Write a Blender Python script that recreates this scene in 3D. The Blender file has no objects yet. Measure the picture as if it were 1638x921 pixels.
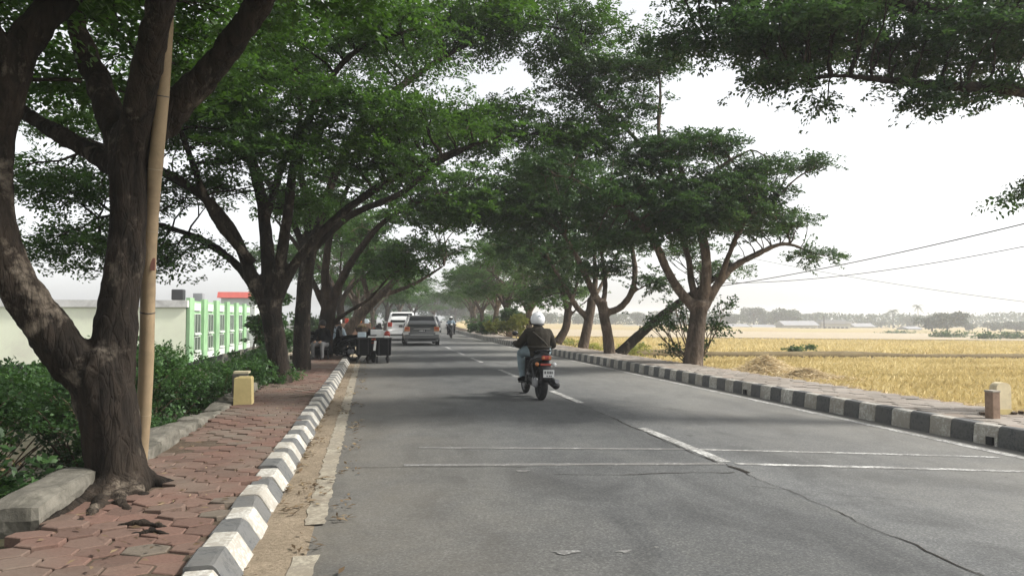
import bpy, bmesh, math, random
import numpy as np
from mathutils import Vector, Matrix, noise as mnoise

# ------------------------------------------------------------------ camera, light, exposure
SC = bpy.context.scene
COL = SC.collection
R = math.radians
F_PX, PW, PH = 1230.0, 1638.0, 921.0
CAM_H = 1.42
YAW = math.atan((PW / 2 - 597.0) / F_PX)
PITCH = math.atan((508.0 - PH / 2) / F_PX)
cam_d = bpy.data.cameras.new('camera')
cam = bpy.data.objects.new('camera', cam_d)
COL.objects.link(cam)
cam.location = (0, 0, CAM_H)
cam.rotation_euler = (math.pi / 2 + PITCH, 0, -YAW)
cam_d.sensor_width = 36
cam_d.lens = F_PX / PW * 36
cam_d.clip_start = 0.05
cam_d.clip_end = 4000
SC.camera = cam

SUN_EL, SUN_AZ = R(42), R(101)          # azimuth clockwise from +Y
w = bpy.data.worlds.new('World')
SC.world = w
w.use_nodes = True
wn = w.node_tree.nodes
wl = w.node_tree.links
wn.clear()
sky = wn.new('ShaderNodeTexSky')
sky.sky_type = 'NISHITA'
sky.sun_disc = False
sky.sun_elevation = SUN_EL
sky.sun_rotation = SUN_AZ
sky.air_density = 1.0
sky.dust_density = 2.0
sky.ozone_density = 1.0
hsv = wn.new('ShaderNodeHueSaturation')
hsv.inputs['Saturation'].default_value = 0.12
bg = wn.new('ShaderNodeBackground')
bg.inputs['Strength'].default_value = 0.15
wo = wn.new('ShaderNodeOutputWorld')
wl.new(sky.outputs[0], hsv.inputs['Color'])
wl.new(hsv.outputs[0], bg.inputs[0])
wl.new(bg.outputs[0], wo.inputs[0])
sun_d = bpy.data.lights.new('sun', 'SUN')
sun_d.energy = 3.3
sun_d.angle = R(6)
sun_d.color = (1.0, 0.965, 0.91)
sun = bpy.data.objects.new('sun', sun_d)
COL.objects.link(sun)
sdir = Vector((math.sin(SUN_AZ) * math.cos(SUN_EL), math.cos(SUN_AZ) * math.cos(SUN_EL), math.sin(SUN_EL)))
sun.rotation_euler = sdir.to_track_quat('Z', 'Y').to_euler()
sun.location = sdir * 60
SC.view_settings.view_transform = 'Standard'
SC.view_settings.look = 'None'
SC.view_settings.exposure = 0.85
SC.view_settings.gamma = 1
SC.render.engine = 'CYCLES'
SC.cycles.use_denoising = True
SC.cycles.max_bounces = 8
SC.cycles.diffuse_bounces = 4
SC.cycles.glossy_bounces = 2
SC.cycles.transmission_bounces = 4
SC.cycles.transparent_max_bounces = 4
SC.cycles.volume_bounces = 1
SC.cycles.sample_clamp_indirect = 4.0

# ------------------------------------------------------------------ helpers
FW = Vector((math.sin(YAW) * math.cos(PITCH), math.cos(YAW) * math.cos(PITCH), math.sin(PITCH)))
RT = Vector((math.cos(YAW), -math.sin(YAW), 0))
UP = RT.cross(FW)


def at(u, v, Y):
    """world point at depth Y along the road that was measured at (u, v) in the survey photograph"""
    d = FW + RT * ((u - PW / 2) / F_PX) - UP * ((v - PH / 2) / F_PX)
    t = Y / d.y
    return Vector((d.x * t, Y, CAM_H + d.z * t))


def gnd(u, v, z=0.0):
    d = FW + RT * ((u - PW / 2) / F_PX) - UP * ((v - PH / 2) / F_PX)
    t = (z - CAM_H) / d.z
    return Vector((d.x * t, d.y * t, z))


def off(Y):
    """sideways drift of the road's gentle bend"""
    if Y < 25:
        return 0.0
    if Y < 160:
        return 0.00048 * (Y - 25) ** 2
    return 0.00048 * 135 ** 2 + 2 * 0.00048 * 135 * (Y - 160)


def tag(o, label=None, cat=None, group=None, kind=None):
    if label:
        o['label'] = label
    if cat:
        o['category'] = cat
    if group:
        o['group'] = group
    if kind:
        o['kind'] = kind
    return o


def link(name, me, mat=None, parent=None, loc=None, rot=None):
    o = bpy.data.objects.new(name, me)
    COL.objects.link(o)
    if mat is not None and me is not None and len(me.materials) == 0:
        for m in (mat if isinstance(mat, (list, tuple)) else [mat]):
            me.materials.append(m)
    if parent is not None:
        o.parent = parent
    if loc is not None:
        o.location = loc
    if rot is not None:
        o.rotation_euler = rot
    return o


def empty(name, loc=(0, 0, 0), rz=0.0, parent=None):
    o = bpy.data.objects.new(name, None)
    COL.objects.link(o)
    o.location = loc
    o.rotation_euler = (0, 0, rz)
    o.empty_display_size = 0.2
    if parent is not None:
        o.parent = parent
    return o


def copy_tree(o, parent=None):
    c = o.copy()
    COL.objects.link(c)
    c.parent = parent
    for ch in list(o.children):
        copy_tree(ch, c)
    return c


def np_mesh(name, V, Fq, smooth=False):
    V = np.asarray(V, dtype=np.float32).reshape(-1, 3)
    Fq = np.asarray(Fq, dtype=np.int32)
    n, k = Fq.shape
    me = bpy.data.meshes.new(name)
    me.vertices.add(len(V))
    me.vertices.foreach_set('co', V.ravel())
    me.loops.add(n * k)
    me.loops.foreach_set('vertex_index', Fq.ravel())
    me.polygons.add(n)
    me.polygons.foreach_set('loop_start', np.arange(0, n * k, k, dtype=np.int32))
    if smooth:
        me.polygons.foreach_set('use_smooth', np.ones(n, dtype=bool))
    me.update(calc_edges=True)
    return me


class MB:
    """collects shapes into one mesh"""

    def __init__(self):
        self.v = []
        self.f = []

    def add(self, vs, fs):
        b = len(self.v)
        self.v += [tuple(p) for p in vs]
        self.f += [tuple(i + b for i in f) for f in fs]
        return self

    def box(self, c, s, rot=None, taper=1.0, bev=0.0):
        x, y, z = s[0] / 2, s[1] / 2, s[2] / 2
        if bev > 0:
            bev = min(bev, x * .9, y * .9, z * .9)
            bm = bmesh.new()
            bmesh.ops.create_cube(bm, size=1)
            for v in bm.verts:
                t = taper if v.co.z > 0 else 1
                v.co = Vector((v.co.x * 2 * x * t, v.co.y * 2 * y * t, v.co.z * 2 * z))
            bmesh.ops.bevel(bm, geom=list(bm.edges), offset=bev, segments=2, affect='EDGES', profile=0.5)
            bm.verts.index_update()
            vs = [v.co.copy() for v in bm.verts]
            fs = [tuple(v.index for v in f.verts) for f in bm.faces]
            bm.free()
        else:
            vs = [Vector((sx * x * (taper if sz > 0 else 1), sy * y * (taper if sz > 0 else 1), sz * z))
                  for sz in (-1, 1) for sy in (-1, 1) for sx in (-1, 1)]
            fs = [(0, 2, 3, 1), (4, 5, 7, 6), (0, 1, 5, 4), (2, 6, 7, 3), (0, 4, 6, 2), (1, 3, 7, 5)]
        if rot is not None:
            vs = [rot @ v for v in vs]
        c = Vector(c)
        return self.add([v + c for v in vs], fs)

    def tube(self, pts, rad, n=8, caps=True, flat=1.0):
        pts = [Vector(p) for p in pts]
        if not hasattr(rad, '__len__'):
            rad = [rad] * len(pts)
        vs, fs = [], []
        prev = None
        for i, p in enumerate(pts):
            a = pts[max(0, i - 1)]
            b = pts[min(len(pts) - 1, i + 1)]
            d = (b - a)
            d = d.normalized() if d.length > 1e-6 else Vector((0, 0, 1))
            if prev is None:
                ref = Vector((0, 0, 1)) if abs(d.z) < .9 else Vector((1, 0, 0))
                s = d.cross(ref).normalized()
            else:
                s = (prev - d * prev.dot(d))
                s = s.normalized() if s.length > 1e-6 else d.orthogonal().normalized()
            prev = s
            t = d.cross(s)
            for k in range(n):
                an = 2 * math.pi * k / n
                vs.append(p + s * math.cos(an) * rad[i] + t * math.sin(an) * rad[i] * flat)
        for i in range(len(pts) - 1):
            for k in range(n):
                a = i * n + k
                b = i * n + (k + 1) % n
                fs.append((a, b, b + n, a + n))
        if caps:
            fs.append(tuple(range(n - 1, -1, -1)))
            fs.append(tuple(range((len(pts) - 1) * n, len(pts) * n)))
        return self.add(vs, fs)

    def lathe(self, prof, n=20, M=None, closed=False):
        """prof: (radius, height) list around local z"""
        vs, fs = [], []
        for r, z in prof:
            for k in range(n):
                a = 2 * math.pi * k / n
                vs.append(Vector((r * math.cos(a), r * math.sin(a), z)))
        m = len(prof)
        for i in range(m if closed else m - 1):
            j = (i + 1) % m
            for k in range(n):
                q = (k + 1) % n
                fs.append((i * n + k, i * n + q, j * n + q, j * n + k))
        if not closed:
            fs.append(tuple(range(n - 1, -1, -1)))
            fs.append(tuple(range((m - 1) * n, m * n)))
        if M is not None:
            vs = [M @ v for v in vs]
        return self.add(vs, fs)

    def prism(self, poly, d0, d1, axis='x'):
        """polygon in the other two axes, extruded along axis"""
        n = len(poly)

        def pt(a, b, d):
            return {'x': (d, a, b), 'y': (a, d, b), 'z': (a, b, d)}[axis]
        vs = [pt(a, b, d0) for a, b in poly] + [pt(a, b, d1) for a, b in poly]
        fs = [tuple(range(n)), tuple(range(2 * n - 1, n - 1, -1))]
        fs += [(i, i + n, (i + 1) % n + n, (i + 1) % n) for i in range(n)]
        return self.add(vs, fs)

    def ball(self, c, r, n=14, m=9, sc=(1, 1, 1)):
        vs, fs = [], []
        for i in range(m + 1):
            t = math.pi * i / m
            for k in range(n):
                a = 2 * math.pi * k / n
                vs.append((c[0] + r * sc[0] * math.sin(t) * math.cos(a), c[1] + r * sc[1] * math.sin(t) * math.sin(a),
                           c[2] + r * sc[2] * math.cos(t)))
        for i in range(m):
            for k in range(n):
                q = (k + 1) % n
                fs.append((i * n + k, (i + 1) * n + k, (i + 1) * n + q, i * n + q))
        return self.add(vs, fs)

    def mesh(self, name='mesh', smooth=False, fix=True):
        me = bpy.data.meshes.new(name)
        me.from_pydata(self.v, [], self.f)
        if fix:
            bm = bmesh.new()
            bm.from_mesh(me)
            bmesh.ops.remove_doubles(bm, verts=bm.verts, dist=1e-6)
            bmesh.ops.recalc_face_normals(bm, faces=bm.faces)
            bm.to_mesh(me)
            bm.free()
        if smooth:
            for p in me.polygons:
                p.use_smooth = True
        me.update()
        return me

    def build(self, name, mat, parent=None, smooth=False, loc=None, rot=None, fix=True):
        return link(name, self.mesh(name, smooth, fix), mat, parent, loc, rot)


def auto_smooth(o, ang=40):
    me = o.data
    bm = bmesh.new()
    bm.from_mesh(me)
    for f in bm.faces:
        f.smooth = True
    for e in bm.edges:
        if len(e.link_faces) == 2 and e.calc_face_angle(0) > R(ang):
            e.smooth = False
    bm.to_mesh(me)
    bm.free()
    return o


def remeshed(mb, voxel, smooth_it=2, name='mesh'):
    """union of overlapping tubes as one continuous skin"""
    me = mb.mesh('tmp', fix=False)
    o = bpy.data.objects.new('tmp', me)
    COL.objects.link(o)
    m = o.modifiers.new('r', 'REMESH')
    m.mode = 'VOXEL'
    m.voxel_size = voxel
    m.adaptivity = 0
    if smooth_it:
        s = o.modifiers.new('s', 'SMOOTH')
        s.factor = 0.5
        s.iterations = smooth_it
    dg = bpy.context.evaluated_depsgraph_get()
    out = bpy.data.meshes.new_from_object(o.evaluated_get(dg))
    out.name = name
    bpy.data.objects.remove(o)
    bpy.data.meshes.remove(me)
    for p in out.polygons:
        p.use_smooth = True
    return out


# ------------------------------------------------------------------ materials
MATS = {}


def nmat(name):
    m = bpy.data.materials.new(name)
    m.use_nodes = True
    nt = m.node_tree
    b = nt.nodes['Principled BSDF']
    MATS[name] = m
    return m, nt, b


def node(nt, typ, **kw):
    n = nt.nodes.new(typ)
    for k, v in kw.items():
        if k in n.inputs.keys():
            n.inputs[k].default_value = v
        else:
            setattr(n, k, v)
    return n


def ramp(nt, src, stops):
    r = nt.nodes.new('ShaderNodeValToRGB')
    e = r.color_ramp.elements
    while len(e) < len(stops):
        e.new(0.5)
    for i, (p, c) in enumerate(stops):
        e[i].position = p
        e[i].color = (*c, 1) if len(c) == 3 else c
    nt.links.new(src, r.inputs[0])
    return r


def coords(nt, kind='Position', scale=(1, 1, 1)):
    if kind == 'Position':
        g = nt.nodes.new('ShaderNodeNewGeometry').outputs['Position']
    else:
        g = nt.nodes.new('ShaderNodeTexCoord').outputs[kind]
    mp = nt.nodes.new('ShaderNodeMapping')
    mp.inputs['Scale'].default_value = scale
    nt.links.new(g, mp.inputs['Vector'])
    return mp.outputs[0]


def noise_tex(nt, vec, scale, detail=5, rough=0.6, dist=0.0):
    n = nt.nodes.new('ShaderNodeTexNoise')
    n.inputs['Scale'].default_value = scale
    n.inputs['Detail'].default_value = detail
    n.inputs['Roughness'].default_value = rough
    n.inputs['Distortion'].default_value = dist
    nt.links.new(vec, n.inputs['Vector'])
    return n.outputs['Fac']


def mixc(nt, fac, a, b, mode='MIX'):
    m = nt.nodes.new('ShaderNodeMix')
    m.data_type = 'RGBA'
    m.blend_type = mode
    for sock, val in ((m.inputs[0], fac), (m.inputs[6], a), (m.inputs[7], b)):
        if hasattr(val, 'links') or isinstance(val, bpy.types.NodeSocket):
            nt.links.new(val, sock)
        elif isinstance(val, (int, float)):
            sock.default_value = val
        else:
            sock.default_value = (*val, 1)
    return m.outputs[2]


def bump(nt, b, src, strength=0.3, dist=0.02, prev=None):
    n = nt.nodes.new('ShaderNodeBump')
    n.inputs['Strength'].default_value = strength
    n.inputs['Distance'].default_value = dist
    nt.links.new(src, n.inputs['Height'])
    if prev is not None:
        nt.links.new(prev, n.inputs['Normal'])
    if b is not None:
        nt.links.new(n.outputs[0], b.inputs['Normal'])
    return n.outputs[0]


def plain(name, col, rough=0.6, metal=0.0, var=0.15, scale=6.0, spec=0.4, coat=0.0, dirt=None, bmp=0.0):
    """a colour with uneven wear, never perfectly flat"""
    m, nt, b = nmat(name)
    v = coords(nt, 'Object')
    f = noise_tex(nt, v, scale, 5, 0.65)
    lo = tuple(c * (1 - var) for c in col)
    hi = tuple(min(1, c * (1 + var)) for c in col)
    r = ramp(nt, f, [(0.3, lo), (0.7, hi)])
    out = r.outputs[0]
    if dirt:
        f2 = noise_tex(nt, v, scale * 0.6, 6, 0.7, 0.4)
        r2 = ramp(nt, f2, [(0.5, (0, 0, 0)), (0.72, (1, 1, 1))])
        out = mixc(nt, r2.outputs[0], out, dirt)
    nt.links.new(out, b.inputs['Base Color'])
    b.inputs['Roughness'].default_value = rough
    b.inputs['Metallic'].default_value = metal
    b.inputs['Specular IOR Level'].default_value = spec
    b.inputs['Coat Weight'].default_value = coat
    if bmp:
        bump(nt, b, noise_tex(nt, v, scale * 5, 6, .7), bmp, 0.01)
    return m


def leaf_mat(name, dark, mid, light, transl=0.35, rough=0.45):
    m, nt, b = nmat(name)
    g = nt.nodes.new('ShaderNodeNewGeometry')
    clump = noise_tex(nt, coords(nt, 'Position'), 0.55, 3, 0.6)
    add = nt.nodes.new('ShaderNodeMath')
    add.operation = 'MULTIPLY_ADD'
    nt.links.new(g.outputs['Random Per Island'], add.inputs[0])
    add.inputs[1].default_value = 0.45
    nt.links.new(clump, add.inputs[2])
    r = ramp(nt, add.outputs[0], [(0.42, dark), (0.72, mid), (1.0, light)])
    b.inputs['Roughness'].default_value = rough
    b.inputs['Specular IOR Level'].default_value = 0.35
    nt.links.new(r.outputs[0], b.inputs['Base Color'])
    t = nt.nodes.new('ShaderNodeBsdfTranslucent')
    tc = mixc(nt, 0.6, r.outputs[0], (light[0] * 1.5, light[1] * 1.6, light[2] * 0.9))
    nt.links.new(tc, t.inputs['Color'])
    mx = nt.nodes.new('ShaderNodeMixShader')
    mx.inputs[0].default_value = transl
    nt.links.new(b.outputs[0], mx.inputs[1])
    nt.links.new(t.outputs[0], mx.inputs[2])
    nt.links.new(mx.outputs[0], nt.nodes['Material Output'].inputs[0])
    return m


def bark_mat(name, dark, mid, pale, lich=0.62, scale=1.0):
    m, nt, b = nmat(name)
    v = coords(nt, 'Object', (scale, scale, scale * 0.28))
    v2 = coords(nt, 'Object', (scale, scale, scale * 0.8))
    f1 = noise_tex(nt, v, 9, 8, 0.7, 0.6)
    r1 = ramp(nt, f1, [(0.32, dark), (0.62, mid)])
    f2 = noise_tex(nt, v2, 2.6, 7, 0.72, 0.3)
    r2 = ramp(nt, f2, [(lich - .06, (0, 0, 0)), (lich + .08, (1, 1, 1))])
    c = mixc(nt, r2.outputs[0], r1.outputs[0], pale)
    f3 = noise_tex(nt, coords(nt, 'Object'), 1.1, 3, .5)
    r3 = ramp(nt, f3, [(0.35, (0.6, 0.6, 0.6)), (0.65, (1.15, 1.1, 1.05))])
    c = mixc(nt, 1.0, c, r3.outputs[0], 'MULTIPLY')
    nt.links.new(c, b.inputs['Base Color'])
    b.inputs['Roughness'].default_value = 0.95
    b.inputs['Specular IOR Level'].default_value = 0.15
    vo = nt.nodes.new('ShaderNodeTexVoronoi')
    vo.feature = 'DISTANCE_TO_EDGE'
    vo.inputs['Scale'].default_value = 16
    wv = nt.nodes.new('ShaderNodeVectorMath')
    wv.operation = 'ADD'
    nz = nt.nodes.new('ShaderNodeTexNoise')
    nz.inputs['Scale'].default_value = 7
    nt.links.new(v, nz.inputs['Vector'])
    sc_ = nt.nodes.new('ShaderNodeVectorMath')
    sc_.operation = 'SCALE'
    sc_.inputs['Scale'].default_value = 0.12
    nt.links.new(nz.outputs['Color'], sc_.inputs[0])
    nt.links.new(v, wv.inputs[0])
    nt.links.new(sc_.outputs[0], wv.inputs[1])
    nt.links.new(wv.outputs[0], vo.inputs['Vector'])
    rv = ramp(nt, vo.outputs['Distance'], [(0.0, (0, 0, 0)), (0.12, (1, 1, 1))])
    p = bump(nt, None, rv.outputs[0], 0.4, 0.03)
    bump(nt, b, f1, 0.8, 0.05, p)
    return m


# asphalt
def asphalt():
    m, nt, b = nmat('asphalt')
    v = coords(nt)
    big = noise_tex(nt, coords(nt, 'Position', (0.35, 0.12, 1)), 1.0, 4, .6, .3)
    r = ramp(nt, big, [(0.3, (0.064, 0.066, 0.0665)), (0.7, (0.096, 0.099, 0.0995))])
    med = noise_tex(nt, v, 2.2, 8, .75)
    r2 = ramp(nt, med, [(0.3, (.82, .82, .82)), (0.7, (1.14, 1.13, 1.11))])
    c = mixc(nt, 1.0, r.outputs[0], r2.outputs[0], 'MULTIPLY')
    fine = noise_tex(nt, v, 60, 4, .85)
    r3 = ramp(nt, fine, [(0.35, (.62, .62, .62)), (0.65, (1.36, 1.35, 1.33))])
    c = mixc(nt, 1.0, c, r3.outputs[0], 'MULTIPLY')
    vs_ = nt.nodes.new('ShaderNodeTexVoronoi')
    vs_.inputs['Scale'].default_value = 75
    nt.links.new(v, vs_.inputs['Vector'])
    r4 = ramp(nt, vs_.outputs['Color'], [(0.25, (.74, .74, .74)), (0.6, (1.0, 1.0, 1.0)), (0.9, (1.75, 1.72, 1.66))])
    c = mixc(nt, .55, c, mixc(nt, 1.0, c, r4.outputs[0], 'MULTIPLY'))
    stn = noise_tex(nt, coords(nt, 'Position', (.9, .35, 1)), 1.6, 5, .65, .8)
    rst = ramp(nt, stn, [(0.36, (.74, .74, .74)), (0.5, (1, 1, 1)), (0.66, (1.16, 1.15, 1.12))])
    c = mixc(nt, 1.0, c, rst.outputs[0], 'MULTIPLY')
    # tyre-polished tracks and sandy margin by the left gutter
    sep = nt.nodes.new('ShaderNodeSeparateXYZ')
    nt.links.new(v, sep.inputs[0])
    edge = nt.nodes.new('ShaderNodeMapRange')
    edge.inputs['From Min'].default_value = -0.7
    edge.inputs['From Max'].default_value = 1.7
    edge.inputs['To Min'].default_value = 0.75
    edge.inputs['To Max'].default_value = 0.0
    nt.links.new(sep.outputs[0], edge.inputs[0])
    sn = noise_tex(nt, v, 1.3, 6, .7, .5)
    mul = nt.nodes.new('ShaderNodeMath')
    mul.operation = 'MULTIPLY'
    nt.links.new(edge.outputs[0], mul.inputs[0])
    nt.links.new(sn, mul.inputs[1])
    c = mixc(nt, mul.outputs[0], c, (0.19, 0.165, 0.125))
    # the right-hand lane is older, paler asphalt; sand dust plus painted sunlight pales it towards its kerb
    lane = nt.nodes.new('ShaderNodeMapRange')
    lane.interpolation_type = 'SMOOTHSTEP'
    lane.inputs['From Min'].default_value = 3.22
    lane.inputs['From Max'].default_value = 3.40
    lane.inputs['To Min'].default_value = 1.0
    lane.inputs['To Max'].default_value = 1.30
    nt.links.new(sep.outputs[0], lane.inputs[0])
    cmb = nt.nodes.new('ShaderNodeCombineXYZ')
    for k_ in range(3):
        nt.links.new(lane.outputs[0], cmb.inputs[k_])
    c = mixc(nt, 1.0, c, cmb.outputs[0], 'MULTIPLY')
    dust_light = nt.nodes.new('ShaderNodeMapRange')
    dust_light.inputs['From Min'].default_value = 3.4
    dust_light.inputs['From Max'].default_value = 6.9
    dust_light.inputs['To Min'].default_value = 0.0
    dust_light.inputs['To Max'].default_value = 0.85
    nt.links.new(sep.outputs[0], dust_light.inputs[0])
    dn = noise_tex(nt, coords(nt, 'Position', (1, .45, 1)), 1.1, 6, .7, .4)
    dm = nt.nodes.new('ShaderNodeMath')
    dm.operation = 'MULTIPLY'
    nt.links.new(dust_light.outputs[0], dm.inputs[0])
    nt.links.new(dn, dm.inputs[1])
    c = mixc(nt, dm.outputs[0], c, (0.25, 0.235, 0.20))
    # dark spots and repairs
    sp = noise_tex(nt, coords(nt, 'Position', (1, .8, 1)), 5.5, 3, .5)
    rs = ramp(nt, sp, [(0.70, (0, 0, 0)), (0.76, (1, 1, 1))])
    c = mixc(nt, rs.outputs[0], c, (0.055, 0.054, 0.051))
    nt.links.new(c, b.inputs['Base Color'])
    b.inputs['Roughness'].default_value = 0.82
    b.inputs['Specular IOR Level'].default_value = 0.35
    bump(nt, b, fine, 0.35, 0.006)
    return m


def paint(name, col, worn, thr=0.52, dirt=(0.2, 0.17, 0.13), amount=0.6, rough=.7):
    m, nt, b = nmat(name)
    v = coords(nt)
    f = noise_tex(nt, v, 26, 6, .75, .4)
    f1 = noise_tex(nt, v, 3.0, 5, .7)
    ad = nt.nodes.new('ShaderNodeMath')
    ad.operation = 'MULTIPLY_ADD'
    nt.links.new(f1, ad.inputs[0])
    ad.inputs[1].default_value = 0.55
    nt.links.new(f, ad.inputs[2])
    r = ramp(nt, ad.outputs[0], [(thr + .25, (0, 0, 0)), (thr + .42, (amount,) * 3)])
    c = mixc(nt, r.outputs[0], col, worn)
    d = noise_tex(nt, v, 1.7, 7, .75, .5)
    rd = ramp(nt, d, [(0.42, (0, 0, 0)), (0.72, (.85, .85, .85))])
    c = mixc(nt, rd.outputs[0], c, dirt)
    nt.links.new(c, b.inputs['Base Color'])
    b.inputs['Roughness'].default_value = rough
    b.inputs['Specular IOR Level'].default_value = .3
    bump(nt, b, f, 0.25, 0.006)
    return m


def paver_mat():
    m, nt, b = nmat('paver')
    v = coords(nt)
    oi = nt.nodes.new('ShaderNodeObjectInfo')
    g = nt.nodes.new('ShaderNodeNewGeometry')
    ad = nt.nodes.new('ShaderNodeMath')
    ad.operation = 'ADD'
    nt.links.new(oi.outputs['Random'], ad.inputs[0])
    nt.links.new(g.outputs['Random Per Island'], ad.inputs[1])
    fr = nt.nodes.new('ShaderNodeMath')
    fr.operation = 'FRACT'
    nt.links.new(ad.outputs[0], fr.inputs[0])
    r = ramp(nt, fr.outputs[0], [(0.0, (0.108, 0.070, 0.055)), (0.5, (0.150, 0.089, 0.069)), (0.85, (0.138, 0.093, 0.073)), (1.0, (0.128, 0.108, 0.085))])
    # red tint washed out towards the kerb in places
    big = noise_tex(nt, v, 0.9, 4, .6)
    rb = ramp(nt, big, [(0.45, (0, 0, 0)), (0.7, (.7, .7, .7))])
    c = mixc(nt, rb.outputs[0], r.outputs[0], (0.16, 0.136, 0.108))
    fine = noise_tex(nt, v, 55, 6, .75)
    rf = ramp(nt, fine, [(0.3, (.75, .75, .75)), (.7, (1.2, 1.2, 1.2))])
    c = mixc(nt, 1.0, c, rf.outputs[0], 'MULTIPLY')
    nt.links.new(c, b.inputs['Base Color'])
    b.inputs['Roughness'].default_value = .9
    b.inputs['Specular IOR Level'].default_value = .2
    bump(nt, b, fine, .4, .008)
    return m


def soil(name, a, c, scale=2.0, bmp=.5, third=None):
    m, nt, b = nmat(name)
    v = coords(nt)
    f = noise_tex(nt, v, scale, 8, .7, .3)
    r = ramp(nt, f, [(.3, a), (.7, c)])
    out = r.outputs[0]
    fine = noise_tex(nt, v, scale * 14, 6, .75)
    rf = ramp(nt, fine, [(.3, (.65, .65, .65)), (.7, (1.3, 1.3, 1.3))])
    out = mixc(nt, 1.0, out, rf.outputs[0], 'MULTIPLY')
    if third:
        f3 = noise_tex(nt, v, scale * .25, 4, .6)
        r3 = ramp(nt, f3, [(.5, (0, 0, 0)), (.66, (.8, .8, .8))])
        out = mixc(nt, r3.outputs[0], out, third)
    nt.links.new(out, b.inputs['Base Color'])
    b.inputs['Roughness'].default_value = .95
    b.inputs['Specular IOR Level'].default_value = .15
    bump(nt, b, fine, bmp, .03)
    return m


def blade_mat(name, a, c, d):
    m, nt, b = nmat(name)
    g = nt.nodes.new('ShaderNodeNewGeometry')
    cl = noise_tex(nt, coords(nt, 'Position', (.35, .9, 1)), .5, 4, .6)
    ad = nt.nodes.new('ShaderNodeMath')
    ad.operation = 'MULTIPLY_ADD'
    nt.links.new(g.outputs['Random Per Island'], ad.inputs[0])
    ad.inputs[1].default_value = .35
    nt.links.new(cl, ad.inputs[2])
    r = ramp(nt, ad.outputs[0], [(.4, a), (.65, c), (.95, d)])
    nt.links.new(r.outputs[0], b.inputs['Base Color'])
    b.inputs['Roughness'].default_value = .7
    b.inputs['Specular IOR Level'].default_value = .2
    t = nt.nodes.new('ShaderNodeBsdfTranslucent')
    nt.links.new(r.outputs[0], t.inputs['Color'])
    mx = nt.nodes.new('ShaderNodeMixShader')
    mx.inputs[0].default_value = .25
    nt.links.new(b.outputs[0], mx.inputs[1])
    nt.links.new(t.outputs[0], mx.inputs[2])
    nt.links.new(mx.outputs[0], nt.nodes['Material Output'].inputs[0])
    return m


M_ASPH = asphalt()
M_LINE = paint('road_line_paint', (0.60, 0.595, 0.565), (0.12, 0.117, 0.11), .40, (0.17, 0.165, 0.15), .9)
M_LINE_OLD = paint('old_line_paint', (0.37, 0.34, 0.265), (0.19, 0.165, 0.13), .40, (0.21, 0.175, 0.13), .85)
M_LINE_FAINT = paint('faded_line_paint', (0.33, 0.325, 0.31), (0.11, 0.108, 0.102), .34, (0.15, 0.145, 0.135), .9)
M_KW = paint('kerb_white', (0.60, 0.59, 0.545), (0.27, 0.25, 0.215), .38, (0.26, 0.235, 0.19), .85)
M_KB = paint('kerb_black', (0.040, 0.044, 0.049), (0.13, 0.13, 0.125), .36, (0.12, 0.115, 0.105), .8)
M_KC = paint('kerb_bare', (0.42, 0.39, 0.34), (0.3, 0.27, 0.22), .4)
M_PAVER = paver_mat()
M_SOIL = soil('joint_soil', (0.055, 0.042, 0.03), (0.12, 0.09, 0.065), 4)
M_GUTTER = soil('gutter_sand', (0.17, 0.135, 0.095), (0.26, 0.21, 0.15), 2.2, .6)
M_BANK = soil('bank_earth', (0.035, 0.035, 0.02), (0.08, 0.07, 0.04), 1.2)
M_FIELD = soil('ripe_field_ground', (0.40, 0.31, 0.14), (0.52, 0.42, 0.21), .8, .6, (0.42, 0.36, 0.18))
M_FIELD2 = soil('stubble_ground', (0.27, 0.20, 0.11), (0.40, 0.31, 0.17), .5, .6, (0.31, 0.30, 0.11))
M_PALE = soil('dry_earth', (0.31, 0.255, 0.175), (0.41, 0.345, 0.245), .6, .4)
M_CONC = plain('rough_concrete', (0.135, 0.125, 0.103), .95, 0, .45, 4, .2, dirt=(0.038, 0.036, 0.027), bmp=.8)
M_YEL = plain('yellow_paint', (0.53, 0.43, 0.20), .75, 0, .12, 6, .3, dirt=(0.34, 0.26, 0.12), bmp=.15)
M_PALEYEL = plain('faded_yellow_paint', (0.62, 0.54, 0.36), .8, 0, .12, 7, .3, dirt=(0.42, 0.35, 0.24), bmp=.2)
M_BRICKISH = plain('bare_post_concrete', (0.27, 0.19, 0.14), .9, 0, .25, 9, .2, bmp=.4)
M_BARK1 = bark_mat('bark_dark', (0.009, 0.008, 0.0068), (0.038, 0.030, 0.0235), (0.18, 0.155, 0.125), .61)
M_BARK2 = bark_mat('bark_brown', (0.020, 0.015, 0.012), (0.072, 0.053, 0.040), (0.16, 0.13, 0.10), .64)
M_BARK3 = bark_mat('bark_pale', (0.05, 0.039, 0.031), (0.15, 0.118, 0.093), (0.24, 0.20, 0.165), .6)
M_LEAF = leaf_mat('rain_tree_leaf', (0.012, 0.033, 0.009), (0.026, 0.066, 0.014), (0.070, 0.140, 0.024), .40)
M_LEAF_R = leaf_mat('bluish_leaf', (0.011, 0.029, 0.014), (0.024, 0.056, 0.022), (0.056, 0.108, 0.032), .36)
M_SHRUB = leaf_mat('shrub_leaf', (0.012, 0.032, 0.009), (0.028, 0.070, 0.019), (0.070, 0.140, 0.042), .32)
M_SHRUB_Y = leaf_mat('yellowing_leaf', (0.06, 0.10, 0.025), (0.16, 0.20, 0.045), (0.34, 0.32, 0.08), .35)
M_DRYTWIG = plain('dry_twig', (0.13, 0.095, 0.065), .9, 0, .3, 8, .2)
M_RICE = blade_mat('ripe_rice', (0.40, 0.315, 0.135), (0.56, 0.455, 0.215), (0.70, 0.60, 0.34))
M_STRAW = blade_mat('straw', (0.40, 0.31, 0.18), (0.58, 0.47, 0.29), (0.74, 0.63, 0.43))
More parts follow.
